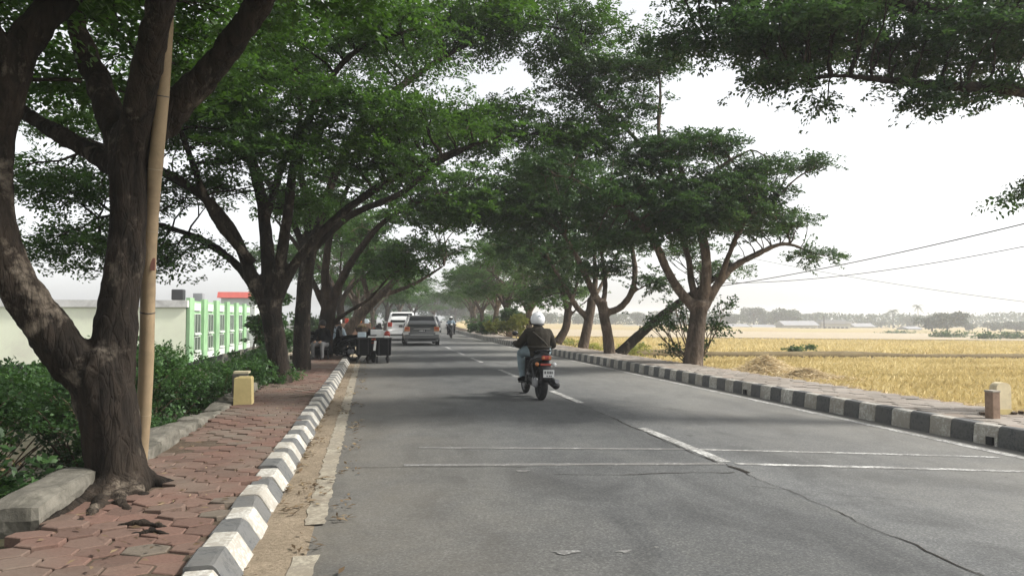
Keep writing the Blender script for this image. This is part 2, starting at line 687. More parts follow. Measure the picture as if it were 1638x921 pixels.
M_DEADLEAF = blade_mat('dead_leaf', (0.06, 0.042, 0.025), (0.14, 0.095, 0.055), (0.38, 0.30, 0.18))
M_BLACK = plain('black_plastic', (0.012, 0.012, 0.013), .5, 0, .3, 8, .4)
M_CLOTHBLACK = plain('black_cloth', (0.010, 0.010, 0.011), .95, 0, .4, 9, .1)
M_TYRE = plain('tyre_rubber', (0.02, 0.02, 0.021), .85, 0, .25, 12, .25, dirt=(0.05, 0.045, 0.04))
M_METAL = plain('grey_metal', (0.32, 0.32, 0.33), .4, .9, .2, 9, .5)
M_DKMETAL = plain('dark_metal', (0.05, 0.05, 0.052), .45, .7, .3, 9, .5)
M_RED = plain('red_lens', (0.30, 0.035, 0.02), .25, 0, .2, 20, .6)
M_ORANGE = plain('amber_lens', (0.45, 0.16, 0.05), .25, 0, .2, 20, .6)
M_WHITEP = plain('white_plastic', (0.72, 0.72, 0.70), .35, 0, .06, 6, .5, dirt=(0.5, .49, .46))
M_HELMET = plain('white_helmet', (0.75, 0.76, 0.77), .25, 0, .04, 4, .5, coat=.4)
M_SKIN = plain('skin', (0.30, 0.18, 0.12), .6, 0, .1, 6)
M_JACKET = plain('olive_jacket', (0.030, 0.026, 0.020), .9, 0, .22, 5, .15, bmp=.35)
M_JSEAM = plain('jacket_band', (0.060, 0.054, 0.045), .9, 0, .15, 8, .15, bmp=.2)
M_DENIM = plain('washed_denim', (0.19, 0.24, 0.26), .9, 0, .25, 7, .15, bmp=.3)
M_GREYBLUE = plain('grey_blue_cloth', (0.24, 0.30, 0.35), .9, 0, .15, 6, .15)
M_PALEBLUE = plain('pale_blue_cloth', (0.45, 0.53, 0.58), .9, 0, .15, 6, .15)
M_PALETROU = plain('pale_trousers', (0.20, 0.20, 0.20), .9, 0, .15, 6, .15)
M_HAIR = plain('black_hair', (0.010, 0.009, 0.008), .6, 0, .3, 20)
M_PLATE = plain('plate_white', (0.62, 0.62, 0.60), .5, 0, .05, 6)
M_PRINT = plain('plate_print', (0.03, 0.03, 0.03), .6)
M_GLASS = plain('dark_glass', (0.010, 0.012, 0.013), .12, 0, .1, 3, .35)
M_CARGREY = plain('grey_car_paint', (0.13, 0.132, 0.132), .3, .5, .06, 3, .5, coat=.6)
M_CARSILV = plain('silver_trim', (0.55, 0.54, 0.52), .35, .6, .05, 3, .5, coat=.3)
M_CARWHITE = plain('white_car_paint', (0.74, 0.74, 0.73), .3, 0, .03, 3, .5, coat=.6)
M_CARDARK = plain('dark_car_paint', (0.03, 0.03, 0.033), .3, .3, .1, 3, .5, coat=.5)
M_POLE = plain('tan_pole', (0.235, 0.175, 0.105), .7, 0, .2, 2.5, .3, dirt=(0.13, 0.092, 0.058), bmp=.3)
M_POLEPALE = plain('pale_pole_face', (0.26, 0.21, 0.14), .7, 0, .15, 3, .3)
M_WIRE = plain('cable', (0.02, 0.02, 0.02), .7)
M_CREAM = plain('cream_wall', (0.79, 0.82, 0.63), .9, 0, .04, .35, .2, dirt=(0.68, 0.67, 0.54))
M_CREAMTOP = plain('weathered_parapet', (0.58, 0.57, 0.54), .9, 0, .12, .8, .2, dirt=(0.32, 0.31, 0.29))
M_GREEN = plain('mint_wall', (0.25, 0.42, 0.22), .85, 0, .16, .5, .2, dirt=(0.17, 0.30, 0.16))
M_WHITEWALL = plain('white_wall', (0.56, 0.59, 0.54), .85, 0, .10, .6, .2, dirt=(0.36, 0.38, 0.33))
M_WINDOW = plain('window_pane', (0.05, 0.085, 0.05), .15, 0, .3, .7, .6)
M_ROOFRED = plain('red_roof', (0.42, 0.07, 0.05), .8, 0, .15, 1, .2)
M_ROOFGREY = plain('grey_roof', (0.25, 0.25, 0.26), .8, 0, .12, .3, .2)
M_FARWALL = plain('far_wall', (0.36, 0.35, 0.32), .9, 0, .1, .3, .2)
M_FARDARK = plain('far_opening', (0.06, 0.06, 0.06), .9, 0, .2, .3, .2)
M_FARLEAF = leaf_mat('far_leaf', (0.014, 0.026, 0.014), (0.026, 0.046, 0.022), (0.042, 0.070, 0.030), .15)

# ------------------------------------------------------------------ the setting: ground, road, pavements
rng = np.random.default_rng(7)
def fz(x):
    return -.5 - .014 * min(190, max(0, x - 10))


YS = [-30, -8, 0] + list(np.arange(2, 60, 2.0)) + list(np.arange(60, 170, 5.0)) + [200, 260, 340, 480, 700, 1000]


def strip(name, prof, mat, ys=YS, kind='structure', jit=0.0, follow=True, parent=None):
    """sheet with a cross-section prof [(x, z)...] swept along the road"""
    V, Fc = [], []
    n = len(prof)
    rr = random.Random(3)
    for Y in ys:
        o = off(Y) if follow else 0
        for x, z in prof:
            V.append((x + o, Y, z + (rr.uniform(-jit, jit) if jit else 0)))
    for i in range(len(ys) - 1):
        for k in range(n - 1):
            a = i * n + k
            Fc.append((a, a + 1, a + 1 + n, a + n))
    o = link(name, np_mesh(name, V, Fc, True), mat, parent)
    if kind and parent is None:
        o['kind'] = kind
    return o


SW_Z = 0.13          # left pavement level
SWR_Z = 0.20         # right pavement level
RK = 6.78            # foot of right kerb
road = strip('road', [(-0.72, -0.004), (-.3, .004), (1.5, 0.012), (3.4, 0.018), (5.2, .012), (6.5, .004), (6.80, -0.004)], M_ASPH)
gy = [y for y in YS if y <= 26]
strip('gutter', [(-0.72, 0.012), (-0.60, 0.012), (-0.42, 0.009), (-.37, 0.0)], M_GUTTER, ys=list(np.arange(1.0, 26.1, .5)))
strip('embankment', [(-900, -4.2), (-120, -4.2), (-30, -4.0), (-9, -3.6), (-6, -2.6), (-4.0, -1.5), (-2.75, -.25), (-2.45, 0.02), (-2.0, 0.06), (-.90, 0.06), (-.75, -.03)], M_BANK, jit=.03)
strip('field_terrain', [(6.80, -.03), (6.95, 0.1), (8.2, .12), (8.45, .08), (9.0, -.35), (10.0, fz(10) - .1), (40, fz(40) - .1), (100, fz(100) - .1), (200, fz(200) - .1), (1200, fz(200) - .1)], M_FIELD2, jit=.02)
tb = strip('dirt_lot', [(-3.4, 0.02), (-3.1, .11), (-1.6, .10), (-.8, .04), (-.55, .011)], M_PALE, ys=list(np.arange(27.8, 64, 1.5)), jit=.01)

# paved pavement beds
strip('pavement_bed', [(-2.02, SW_Z - .02), (-1.5, SW_Z - .02), (-.92, SW_Z - .02)], M_SOIL, ys=list(np.arange(1.5, 28.1, 1.0)))
bed_r = strip('far_pavement', [(RK + .20, SWR_Z - .018), (7.6, SWR_Z - .018), (8.30, SWR_Z - .018), (8.34, .05)], M_SOIL, ys=[y for y in YS if 2 <= y <= 130])


def hex_grid(x0, x1, y0, y1, s):
    """hexagon centres; s = flat-to-flat width along x"""
    out = []
    rowh = s * math.sqrt(3) / 2
    j = 0
    y = y0
    while y < y1:
        x = x0 + (s / 2 if j % 2 else 0)
        while x < x1 + s * .3:
            out.append((x, y))
            x += s
        y += rowh
        j += 1
    return out


def hex_shape(s, h, bev=.006):
    V, Fc = [], []
    r = s / math.sqrt(3)
    for rr_, z in ((r, -h), (r, -bev * .8), (r - bev, 0)):
        for k in range(6):
            a = math.pi / 6 + k * math.pi / 3
            V.append((rr_ * math.cos(a), rr_ * math.sin(a), z))
    for l in (0, 6):
        for k in range(6):
            Fc.append((l + k, l + (k + 1) % 6, l + 6 + (k + 1) % 6, l + 6 + k))
    Fc.append(tuple(range(12, 18)))
    return V, Fc


pav = tag(empty('pavement', (0, 0, 0)), kind='structure')
S_HEX = 0.205
PXS = 1.2
cells = [(x * PXS, y) for x, y in hex_grid(-1.98 / PXS, -1.0 / PXS, 2.9, 27.6, S_HEX)]
cells = [c for c in cells if not (math.hypot(c[0] + 1.89, c[1] - 6.33) < .36)]
rp = random.Random(5)
hv, hf = hex_shape(S_HEX - .010, .06)
hv = [(x * PXS, y, z) for x, y, z in hv]
hex_me = bpy.data.meshes.new('paver')
hex_me.from_pydata(hv, [], hf)
hex_me.materials.append(M_PAVER)
rest = MB()
cells.sort(key=lambda c: c[1])
for i, (x, y) in enumerate(cells):
    dT = math.hypot(x + 1.75, y - 5.8)
    heave = max(0, 1 - dT / 1.1)
    z = SW_Z + .012 * math.sin(y * 1.3) + .010 * math.sin(x * 4 + y * .7) + rp.uniform(-.004, .004) + heave * rp.uniform(-.01, .035)
    rx, ry = rp.gauss(0, .011 + .07 * heave), rp.gauss(0, .011 + .07 * heave)
    rz = rp.gauss(0, .03 + .15 * heave)
    if i < 298:
        link('paver', hex_me, None, pav, (x + rp.uniform(-.006, .006), y + rp.uniform(-.006, .006), z), (rx, ry, rz))
    else:
        Mx = Matrix.Translation((x, y, z)) @ Matrix.Rotation(rx, 4, 'X') @ Matrix.Rotation(ry, 4, 'Y') @ Matrix.Rotation(rz, 4, 'Z')
        rest.add([Mx @ Vector(v) for v in hv], hf)
o = rest.build('distant_pavers', M_PAVER, pav, fix=False)
o['kind'] = 'stuff'
# right-hand pavement slabs, seen at a grazing angle
rs_ = MB()
hv, hf = hex_shape(.26 - .008, .06, .004)
for (x, y) in hex_grid(RK + .33, 8.2, 3.0, 70, .26):
    z = SWR_Z + .004 * math.sin(y * 2) + rp.uniform(-.005, .005)
    Mx = Matrix.Translation((x + off(y), y, z)) @ Matrix.Rotation(rp.gauss(0, .014), 4, 'X') @ Matrix.Rotation(rp.gauss(0, .014), 4, 'Y')
    rs_.add([Mx @ Vector(v) for v in hv], hf)
M_PAVR = paver_mat()
for n_ in M_PAVR.node_tree.nodes:
    if n_.type == 'VALTORGB' and len(n_.color_ramp.elements) == 4:
        for e_, c_ in zip(n_.color_ramp.elements, [(0.25, .225, .195), (.30, .265, .23), (.28, .25, .215), (.27, .215, .175)]):
            e_.color = (*c_, 1)
o = rs_.build('paving_slabs', M_PAVR, bed_r, fix=False)
o['kind'] = 'stuff'


# ------------------------------------------------------------------ kerbs, stone by stone
def kerb_profile_mesh(prof, L, seed):
    """a kerb stone of length L with slightly worn edges; prof = [(x, z)...] from road foot over the top to the back"""
    rr = random.Random(seed)
    n = len(prof)
    V, Fc = [], []
    ys = [-L / 2, -L / 2 + .008, L / 6 * rr.uniform(-.5, .5), L / 2 - .008, L / 2]
    for i, y in enumerate(ys):
        ins = .006 if i in (0, 4) else 0
        for k, (x, z) in enumerate(prof):
            j = rr.uniform(-.003, .003)
            V.append((x - (ins if k < n - 1 else -ins) + j, y, z - (ins if 0 < k < n - 1 else 0) + rr.uniform(-.003, .003)))
    for i in range(4):
        for k in range(n - 1):
            a = i * n + k
            Fc.append((a, a + 1, a + 1 + n, a + n))
    me = bpy.data.meshes.new('kerb_stone')
    me.from_pydata(V, [], Fc + [tuple(range(n)), tuple(range(4 * n + n - 1, 4 * n - 1, -1))])
    bm = bmesh.new()
    bm.from_mesh(me)
    bmesh.ops.recalc_face_normals(bm, faces=bm.faces)
    bm.to_mesh(me)
    bm.free()
    return me


# left: battered face, 0.15 high
profL = [(-.69, -.05), (-.69, 0.004), (-.775, .132), (-.792, .149), (-.815, .153), (-.925, .150), (-.935, .140), (-.935, -.05)]
kerbL = strip('kerb', [(-.92, -.02), (-.91, .09), (-.84, .09), (-.78, -.02)], M_SOIL, ys=list(np.arange(1.8, 26.2, 1.0)))
k_me = {c: [kerb_profile_mesh(profL, .322, s) for s in range(3)] for c in 'wb'}
for c, m in (('w', M_KW), ('b', M_KB)):
    for me in k_me[c]:
        me.materials.append(m)
y = 4.18 - .66 * 3
k = 0
while y < 25.9:
    c = 'b' if k % 2 == 0 else 'w'
    link('kerb_stone', rp.choice(k_me[c]), None, kerbL, (rp.gauss(0, .006), y + .165, rp.gauss(0, .004)), (0, rp.gauss(0, .012), rp.gauss(0, .018)))
    y += .33
    k += 1
bare = kerb_profile_mesh(profL, .5, 9)
bare.materials.append(M_KC)
for i, (x, y_) in enumerate([(-.30, 26.2), (-.45, 26.7), (-.78, 27.15)]):
    link('kerb_stone', bare, None, kerbL, (x + .3, y_, -.02), (0, 0, R(8 + 22 * i)))
for i in range(4):
    link('kerb_stone', bare, None, kerbL, (-1.15 - .5 * i - .0, 28.35 + .86, -.01), (0, 0, R(90)))
# right: upright face, 0.22 high
profR = [(0, -.06), (.012, .0), (.03, .195), (.045, .217), (.07, .224), (.17, .222), (.185, .21), (.185, -.06)]
kerbR = strip('kerb', [(RK + .06, -.04), (RK + .07, .12), (RK + .15, .15), (RK + .17, .0)], M_SOIL, ys=[y for y in YS if 2 <= y <= 130])
r_me = {c: [kerb_profile_mesh([(-x, z) for x, z in profR], .345, s + 20) for s in range(3)] for c in 'wb'}
for c, m in (('w', M_KW), ('b', M_KB)):
    for me in r_me[c]:
        for v in me.vertices:
            v.co.x = -v.co.x
        me.flip_normals()
        me.materials.append(m)
y = 4.3
k = 0
far_k = {'w': MB(), 'b': MB()}
while y < 110:
    c = 'b' if k % 2 == 0 else 'w'
    L = .353 if y < 60 else .353
    slope = (off(y + 1) - off(y))
    if k < 190:
        link('kerb_stone', rp.choice(r_me[c]), None, kerbR, (RK + off(y) + rp.uniform(-.006, .006), y + .17, rp.uniform(-.005, .005)), (0, 0, -slope + rp.gauss(0, .008)))
    else:
        far_k[c].box((RK + off(y) + .09, y + .17, .09), (.18, .34, .27))
    y += L
    k += 1
for c, m in (('w', M_KW), ('b', M_KB)):
    o = far_k[c].build('distant_kerb_stones', m, kerbR, fix=False)
    o['kind'] = 'stuff'
# drain slots in the right kerb (dark mouths)
for yy in (7.55, 13.3):
    MB().box((RK - .004, yy, .05), (.03, .09, .09)).build('drain_hole', M_BLACK, kerbR)


# ------------------------------------------------------------------ road markings and cracks
def ribbon(name, pts, wd, mat, parent, z=.008, rag=.0, seed=1, step=.12, tilt=None):
    rr = random.Random(seed)
    P_ = []
    for i in range(len(pts) - 1):
        a, b = Vector((*pts[i], 0)), Vector((*pts[i + 1], 0))
        n = max(1, int((b - a).length / step))
        P_ += [a.lerp(b, j / n) for j in range(n)]
    P_.append(Vector((*pts[-1], 0)))
    V, Fc = [], []

    def rz(x):
        return float(np.interp(x, [-.72, -.3, 1.5, 3.4, 5.2, 6.5, 6.8], [-.004, .004, .012, .018, .012, .004, -.004])) + z
    for i, p in enumerate(P_):
        d = (P_[min(i + 1, len(P_) - 1)] - P_[max(i - 1, 0)]).normalized()
        s = Vector((-d.y, d.x, 0)) if tilt is None else Vector(tilt)
        l, r_ = p + s * (wd / 2 + rr.uniform(-rag, rag)), p - s * (wd / 2 + rr.uniform(-rag, rag))
        V += [(l.x, l.y, rz(l.x - off(l.y))), (r_.x, r_.y, rz(r_.x - off(r_.y)))]
    for i in range(len(P_) - 1):
        Fc.append((2 * i, 2 * i + 1, 2 * i + 3, 2 * i + 2))
    return link(name, np_mesh(name, V, Fc), mat, parent)


for a, b in ((7.05, 9.40), (12.3, 14.5), (17.95, 20.6), (24.0, 26.7), (29.0, 31.3), (34.6, 37.0), (40, 42.6), (46, 48.5), (52, 54.5), (58, 60.5)):
    ribbon('lane_dash', [(3.38 + off(t), t) for t in np.linspace(a, b, 4)], .125, M_LINE, road, .0035, .004, int(a * 7))
ribbon('edge_line', [(6.47 + off(t), t) for t in np.arange(2.5, 90, 1.5)], .12, M_LINE, road, .0035, .006, 3)
# old broken margin line on the left
segs = [(4.25, 4.75), (5.45, 26.0)]
for a, b in segs:
    ribbon('edge_line', [(-.385 - .004 * (t - 5), t) for t in np.linspace(a, b, max(3, int(b - a)))], .145, M_LINE_OLD, road, .014, .014, int(a * 9), step=.07)
# the two thin lines across the road
ribbon('cross_line', [(.5, 8.47), (3.34, 7.80)], .09, M_LINE_FAINT, road, .0035, .012, 4, tilt=(0.0, 1, 0))
ribbon('cross_line', [(3.44, 7.76), (5.1, 7.24), (6.25, 6.86)], .085, M_LINE, road, .0035, .008, 5, tilt=(0.0, 1, 0))
ribbon('cross_line', [(.3, 7.50), (3.34, 6.97)], .11, M_LINE_FAINT, road, .0035, .012, 6, tilt=(0.0, 1, 0))
ribbon('cross_line', [(3.44, 6.95), (4.8, 6.52), (6.35, 6.04)], .105, M_LINE, road, .0035, .008, 7, tilt=(0.0, 1, 0))


def crack(pts, wd, seed, amp=.03, z=.0045):
    rr = random.Random(seed)
    P_ = []
    for i in range(len(pts) - 1):
        a, b = Vector((*pts[i], 0)), Vector((*pts[i + 1], 0))
        n = max(2, int((b - a).length / .06))
        P_ += [a.lerp(b, j / n) for j in range(n)]
    V, Fc = [], []
    ph = rr.uniform(0, 9)
    for i, p in enumerate(P_):
        d = (P_[min(i + 1, len(P_) - 1)] - P_[max(i - 1, 0)]).normalized()
        s = Vector((-d.y, d.x, 0))
        q = p + s * (amp * mnoise.noise(Vector((p.x * 2.2, p.y * 2.2, ph))) + .55 * amp * mnoise.noise(Vector((p.x * 9, p.y * 9, ph))))
        ww = wd * max(.34, .6 + .9 * mnoise.noise(Vector((p.x * 3.1, p.y * 3.1, ph + 4))))
        zz = float(np.interp(q.x, [-.72, -.3, 1.5, 3.4, 5.2, 6.5, 6.8], [-.004, .004, .012, .018, .012, .004, -.004])) + z
        V += [(*(q + s * ww / 2).xy, zz), (*(q - s * ww / 2).xy, zz)]
    for i in range(len(P_) - 1):
        Fc.append((2 * i, 2 * i + 1, 2 * i + 3, 2 * i + 2))
    return link('crack', np_mesh('crack', V, Fc), M_CRACK, road)


M_CRACK = soil('crack_dirt', (0.018, 0.016, 0.014), (0.05, 0.043, 0.036), 6)
crack([(3.27, 2.6), (3.27, 3.8), (3.31, 5.5), (3.34, 7.0)], .015, 1, .05)
crack([(3.27, 7.0), (3.28, 9.4), (3.33, 12.6)], .018, 2)
crack([(3.30, 12.6), (3.33, 18)], .012, 3)
crack([(-.30, 7.46), (.35, 7.42), (1.5, 7.15)], .016, 4, .03)
crack([(1.6, 6.75), (2.6, 6.62), (3.3, 6.55)], .022, 5, .05)
crack([(3.30, 6.85), (3.36, 6.45)], .07, 6, .03, .0055)
crack([(3.1, 6.0), (4.2, 5.2)], .008, 8, .08)
crack([(.2, 11.3), (1.3, 11.2)], .010, 9, .05)
# chalky scars near the bottom of the frame
for i, (x, y, a, b) in enumerate([(1.15, 4.55, .09, .05), (1.50, 4.5, .06, .035), (1.36, 7.0, .07, .05), (1.72, 4.55, .025, .02)]):
    rr = random.Random(i)
    V = [(x, y, .0155)]
    n = 14
    for k in range(n):
        t = 2 * math.pi * k / n
        q = rr.uniform(.35, 1.2)
        V.append((x + a * q * math.cos(t), y + b * q * math.sin(t), .0155))
    link('paint_scar', np_mesh('paint_scar', V, [(0, 1 + k, 1 + (k + 1) % n) for k in range(n)]), M_LINE_FAINT, road)

# fallen leaves and grit in the gutter
nl = 1900
gx = rng.uniform(-.70, -.1, nl) - np.abs(rng.normal(0, .05, nl))
gx = np.clip(gx, -.68, .5)
gy_ = 3.0 + rng.power(.8, nl) * 22
keep = np.array([mnoise.noise(Vector((a * 3.5, b * 1.6, 2.0))) > .05 for a, b in zip(gx, gy_)])
gx, gy_ = gx[keep], gy_[keep]
nl = len(gx)
a_ = rng.uniform(0, 6.28, nl)
D = np.stack([np.cos(a_), np.sin(a_), rng.uniform(-.3, .3, nl)], 1)


def leaf_arrays(P, D, N, L, Wd, fold=.18):
    D = D / np.linalg.norm(D, axis=1, keepdims=True)
    S = np.cross(N, D)
    S /= (np.linalg.norm(S, axis=1, keepdims=True) + 1e-9)
    Nn = np.cross(D, S)
    L = np.asarray(L).reshape(-1, 1)
    Wd = np.asarray(Wd).reshape(-1, 1)
    a = P - D * L * .5
    c = P + D * L * .5
    b = P + S * Wd * .5 + Nn * Wd * fold + D * L * .06
    d = P - S * Wd * .5 + Nn * Wd * fold + D * L * .06
    V = np.stack([a, b, c, d], 1).reshape(-1, 3)
    Fc = np.arange(len(P) * 4).reshape(-1, 4)
    return V, Fc


V, Fc = leaf_arrays(np.stack([gx, gy_, np.full(nl, .022) + rng.uniform(0, .012, nl)], 1), D, np.stack([rng.normal(0, .3, nl), rng.normal(0, .3, nl), np.ones(nl)], 1), rng.uniform(.03, .10, nl), rng.uniform(.010, .034, nl))
tag(link('leaf_litter', np_mesh('leaf_litter', V, Fc), M_DEADLEAF), 'dry fallen leaves lying in the sandy gutter along the left kerb', 'leaf litter', kind='stuff')
nl = 260
gx = rng.uniform(-1.95, -.95, nl)
gy_ = 3.3 + rng.power(.7, nl) * 16
a_ = rng.uniform(0, 6.28, nl)
V, Fc = leaf_arrays(np.stack([gx, gy_, np.full(nl, SW_Z + .022)], 1), np.stack([np.cos(a_), np.sin(a_), a_ * 0], 1), np.stack([rng.normal(0, .3, nl), rng.normal(0, .3, nl), np.ones(nl)], 1), rng.uniform(.03, .09, nl), rng.uniform(.008, .03, nl))
tag(link('leaf_litter', np_mesh('leaf_litter', V, Fc), M_DEADLEAF), 'scattered dead leaves and twigs on the red paving', 'leaf litter', kind='stuff')

# ------------------------------------------------------------------ low stone wall along the back of the left pavement
wall = tag(empty('low_wall', (-2.15, 6, 0)), 'low rough concrete edging wall between red pavement and shrubs', 'wall')


def rough_block(L, wd, h, seed):
    bm = bmesh.new()
    bmesh.ops.create_cube(bm, size=1)
    bmesh.ops.scale(bm, vec=(wd, L, h), verts=bm.verts)
    bmesh.ops.subdivide_edges(bm, edges=list(bm.edges), cuts=6, use_grid_fill=True)
    for v in bm.verts:
        p = v.co.copy()
        q = Vector((p.x * 3.2, p.y * 3.2, p.z * 3.2)) + Vector((seed * 3.1, 0, 0))
        edge = (abs(p.x) / (wd / 2)) ** 6 + (abs(p.y) / (L / 2)) ** 6 + (abs(p.z) / (h / 2)) ** 6
        v.co -= p.normalized() * (.016 * max(0, edge - 1.0))
        v.co += mnoise.noise_vector(q) * .032 + mnoise.noise_vector(q * 3.3) * .016
    me = bpy.data.meshes.new('block')
    bm.to_mesh(me)
    bm.free()
    me.materials.append(M_CONC)
    return me


y = 6.95
i = 0
while y < 24:
    L = rp.uniform(.55, 1.1)
    zt = .19 + .05 * math.sin(y) + rp.uniform(-.03, .03)
    me = rough_block(L - .02, .30, .45, i)
    link('wall_block', me, None, wall, (-2.17 + rp.uniform(-.025, .025) + 2.15, y + L / 2 - 6, zt - .22), (rp.gauss(0, .03), rp.gauss(0, .04), rp.gauss(0, .03)))
    y += L
    i += 1
for (x, y, z, L, wd, h, rz_, rx_) in [(-2.17, 5.80, .04, .98, .30, .50, R(-4), R(4)), (-2.36, 4.55, -.06, .52, .28, .46, R(-8), R(-3)), (-2.48, 5.05, -.1, .35, .3, .3, R(20), R(12)), (-2.33, 3.95, .0, .8, .32, .5, R(3), R(2))]:
    link('wall_block', rough_block(L, wd, h, int(L * 31)), None, wall, (x + 2.15, y - 6, z), (rx_, 0, rz_))

# ------------------------------------------------------------------ trees
rt = random.Random(11)


def smooth_path(pts, rad, step=.16):
    """Catmull-Rom through pts"""
    out, ro = [], []
    n = len(pts)
    for i in range(n - 1):
        p0, p1, p2, p3 = pts[max(0, i - 1)], pts[i], pts[i + 1], pts[min(n - 1, i + 2)]
        m = max(2, int((p2 - p1).length / step))
        for j in range(m):
            t = j / m
            q = .5 * ((2 * p1) + (p2 - p0) * t + (2 * p0 - 5 * p1 + 4 * p2 - p3) * t * t + (3 * p1 - p0 - 3 * p2 + p3) * t ** 3)
            out.append(q)
            ro.append(rad[i] + (rad[i + 1] - rad[i]) * t)
    out.append(pts[-1])
    ro.append(rad[-1])
    return out, ro


def pad_points(pads, rng_):
    """attractors inside flattened ellipsoid pads, denser towards their skins"""
    allp = []
    for (c, r, n) in pads:
        c = np.array(c)
        r = np.array(r)
        pts = []
        while len(pts) < n:
            p = rng_.uniform(-1, 1, 3)
            q = np.linalg.norm(p)
            if q > 1:
                continue
            if p[2] < -.15 and rng_.random() < .45 and np.hypot(p[0], p[1]) < .75:
                continue
            # ragged outline: lobes bite into the pad
            lob = mnoise.noise(Vector((p * r * .55 + c)))
            if q > .72 + .45 * lob:
                if rng_.random() < .85:
                    continue
            p = c + p * r
            pts.append(p)
        allp.append(np.array(pts))
    return np.concatenate(allp)


def kmeans2(pts, rng_, k=2):
    c = pts[rng_.choice(len(pts), k, replace=False)]
    for _ in range(5):
        d = ((pts[:, None] - c[None]) ** 2).sum(2)
        a = d.argmin(1)
        for j in range(k):
            if (a == j).any():
                c[j] = pts[a == j].mean(0)
    return [pts[a == j] for j in range(k) if (a == j).any()]


def grow(mb, p0, d0, pts, r0, rng_, ends, depth=0):
    """forks from p0 towards all attractors, thinning as the pipes divide"""
    n = len(pts)
    if n == 0:
        return
    groups = [pts] if n == 1 else kmeans2(pts, rng_, 3 if (n > 24 and depth < 2) else 2)
    for g in groups:
        m = len(g)
        c = g.mean(0)
        v = c - p0
        dist = np.linalg.norm(v) + 1e-6
        fr = 1.0 if m == 1 else (.55 if m < 6 else .42)
        r1 = min(r0 * .92, .0065 + .0085 * m ** .52)
        r2 = max(.004, r1 * .72)
        tgt = p0 + v * fr + rng_.normal(0, .035 * dist, 3) * (0 if m == 1 else 1)
        dd = v / dist
        seg = np.linalg.norm(tgt - p0)
        mid = (p0 + tgt) / 2 + (d0 - dd) * seg * .18 + np.array([0, 0, .04 * seg]) + rng_.normal(0, .03 * seg, 3)
        ns = 5 if r1 > .02 else (4 if r1 > .010 else 3)
        ts = (0, .35, .7, 1) if seg > .5 else (0, .5, 1)
        P_ = [(1 - t) ** 2 * p0 + 2 * t * (1 - t) * mid + t * t * tgt for t in ts]
        mb.tube(P_, [r1 + (r2 - r1) * t for t in ts], ns, caps=False)
        nd = (tgt - mid)
        nd = nd / (np.linalg.norm(nd) + 1e-6)
        if m == 1:
            ends.append((tgt, nd))
        else:
            grow(mb, tgt, nd, g, r2, rng_, ends, depth + 1)


def sprays(ends, rng_, n_spray, n_leaf, spread, L=(.075, .125), flat=.30, droop=.12, sz=.34):
    """feathery, nearly level leaf sprays round every twig end"""
    E = np.array([e[0] for e in ends])
    Dn = np.array([e[1] for e in ends])
    k = len(E) * n_spray
    B = np.repeat(E, n_spray, 0) + rng_.normal(0, 1, (k, 3)) * np.array([spread, spread, spread * .32])
    az = rng_.uniform(0, 2 * np.pi, k)
    O = np.stack([np.cos(az), np.sin(az), rng_.normal(-.1, .25, k)], 1) + np.repeat(Dn, n_spray, 0) * .7
    O /= np.linalg.norm(O, axis=1, keepdims=True)
    Nn = np.stack([rng_.normal(0, flat, k), rng_.normal(0, flat, k), np.ones(k)], 1)
    S = np.cross(Nn, O)
    S /= np.linalg.norm(S, axis=1, keepdims=True)
    Nn = np.cross(O, S)
    K = k * n_leaf
    i = np.repeat(np.arange(k), n_leaf)
    s = rng_.uniform(-.15, 1, K)
    side = rng_.choice([-1, 1], K)
    wv = side * np.abs(rng_.uniform(0, 1, K)) * np.sqrt(np.clip(1 - (1.7 * (s - .42)) ** 2, .06, 1)) * .6
    size = sz * rng_.uniform(.75, 1.3, k)[i]
    P_ = B[i] + O[i] * (s * size)[:, None] + S[i] * (wv * size)[:, None] + Nn[i] * rng_.normal(0, .025, K)[:, None]
    P_[:, 2] -= droop * (s.clip(0) ** 2) * size
    D_ = S[i] * side[:, None] * .8 + O[i] * .6 + rng_.normal(0, .3, (K, 3))
    N_ = Nn[i] + rng_.normal(0, .42, (K, 3))
    LL = rng_.uniform(L[0], L[1], K)
    return leaf_arrays(P_, D_, N_, LL, LL * rng_.uniform(.42, .62, K))


def bark_detail(me, amp, freq):
    n = len(me.vertices)
    co = np.empty(n * 3, dtype=np.float32)
    no = np.empty(n * 3, dtype=np.float32)
    me.vertices.foreach_get('co', co)
    me.vertex_normals.foreach_get('vector', no)
    co = co.reshape(-1, 3)
    no = no.reshape(-1, 3)
    d = np.array([mnoise.fractal(Vector((p[0] * freq, p[1] * freq, p[2] * freq * .3)), 1.0, 2.0, 3) + .9 * mnoise.noise(Vector((p[0] * 2.2, p[1] * 2.2, p[2] * 1.4))) for p in co.tolist()])
    co += no * (d * amp)[:, None].astype(np.float32)
    me.vertices.foreach_set('co', co.ravel())
    me.update()


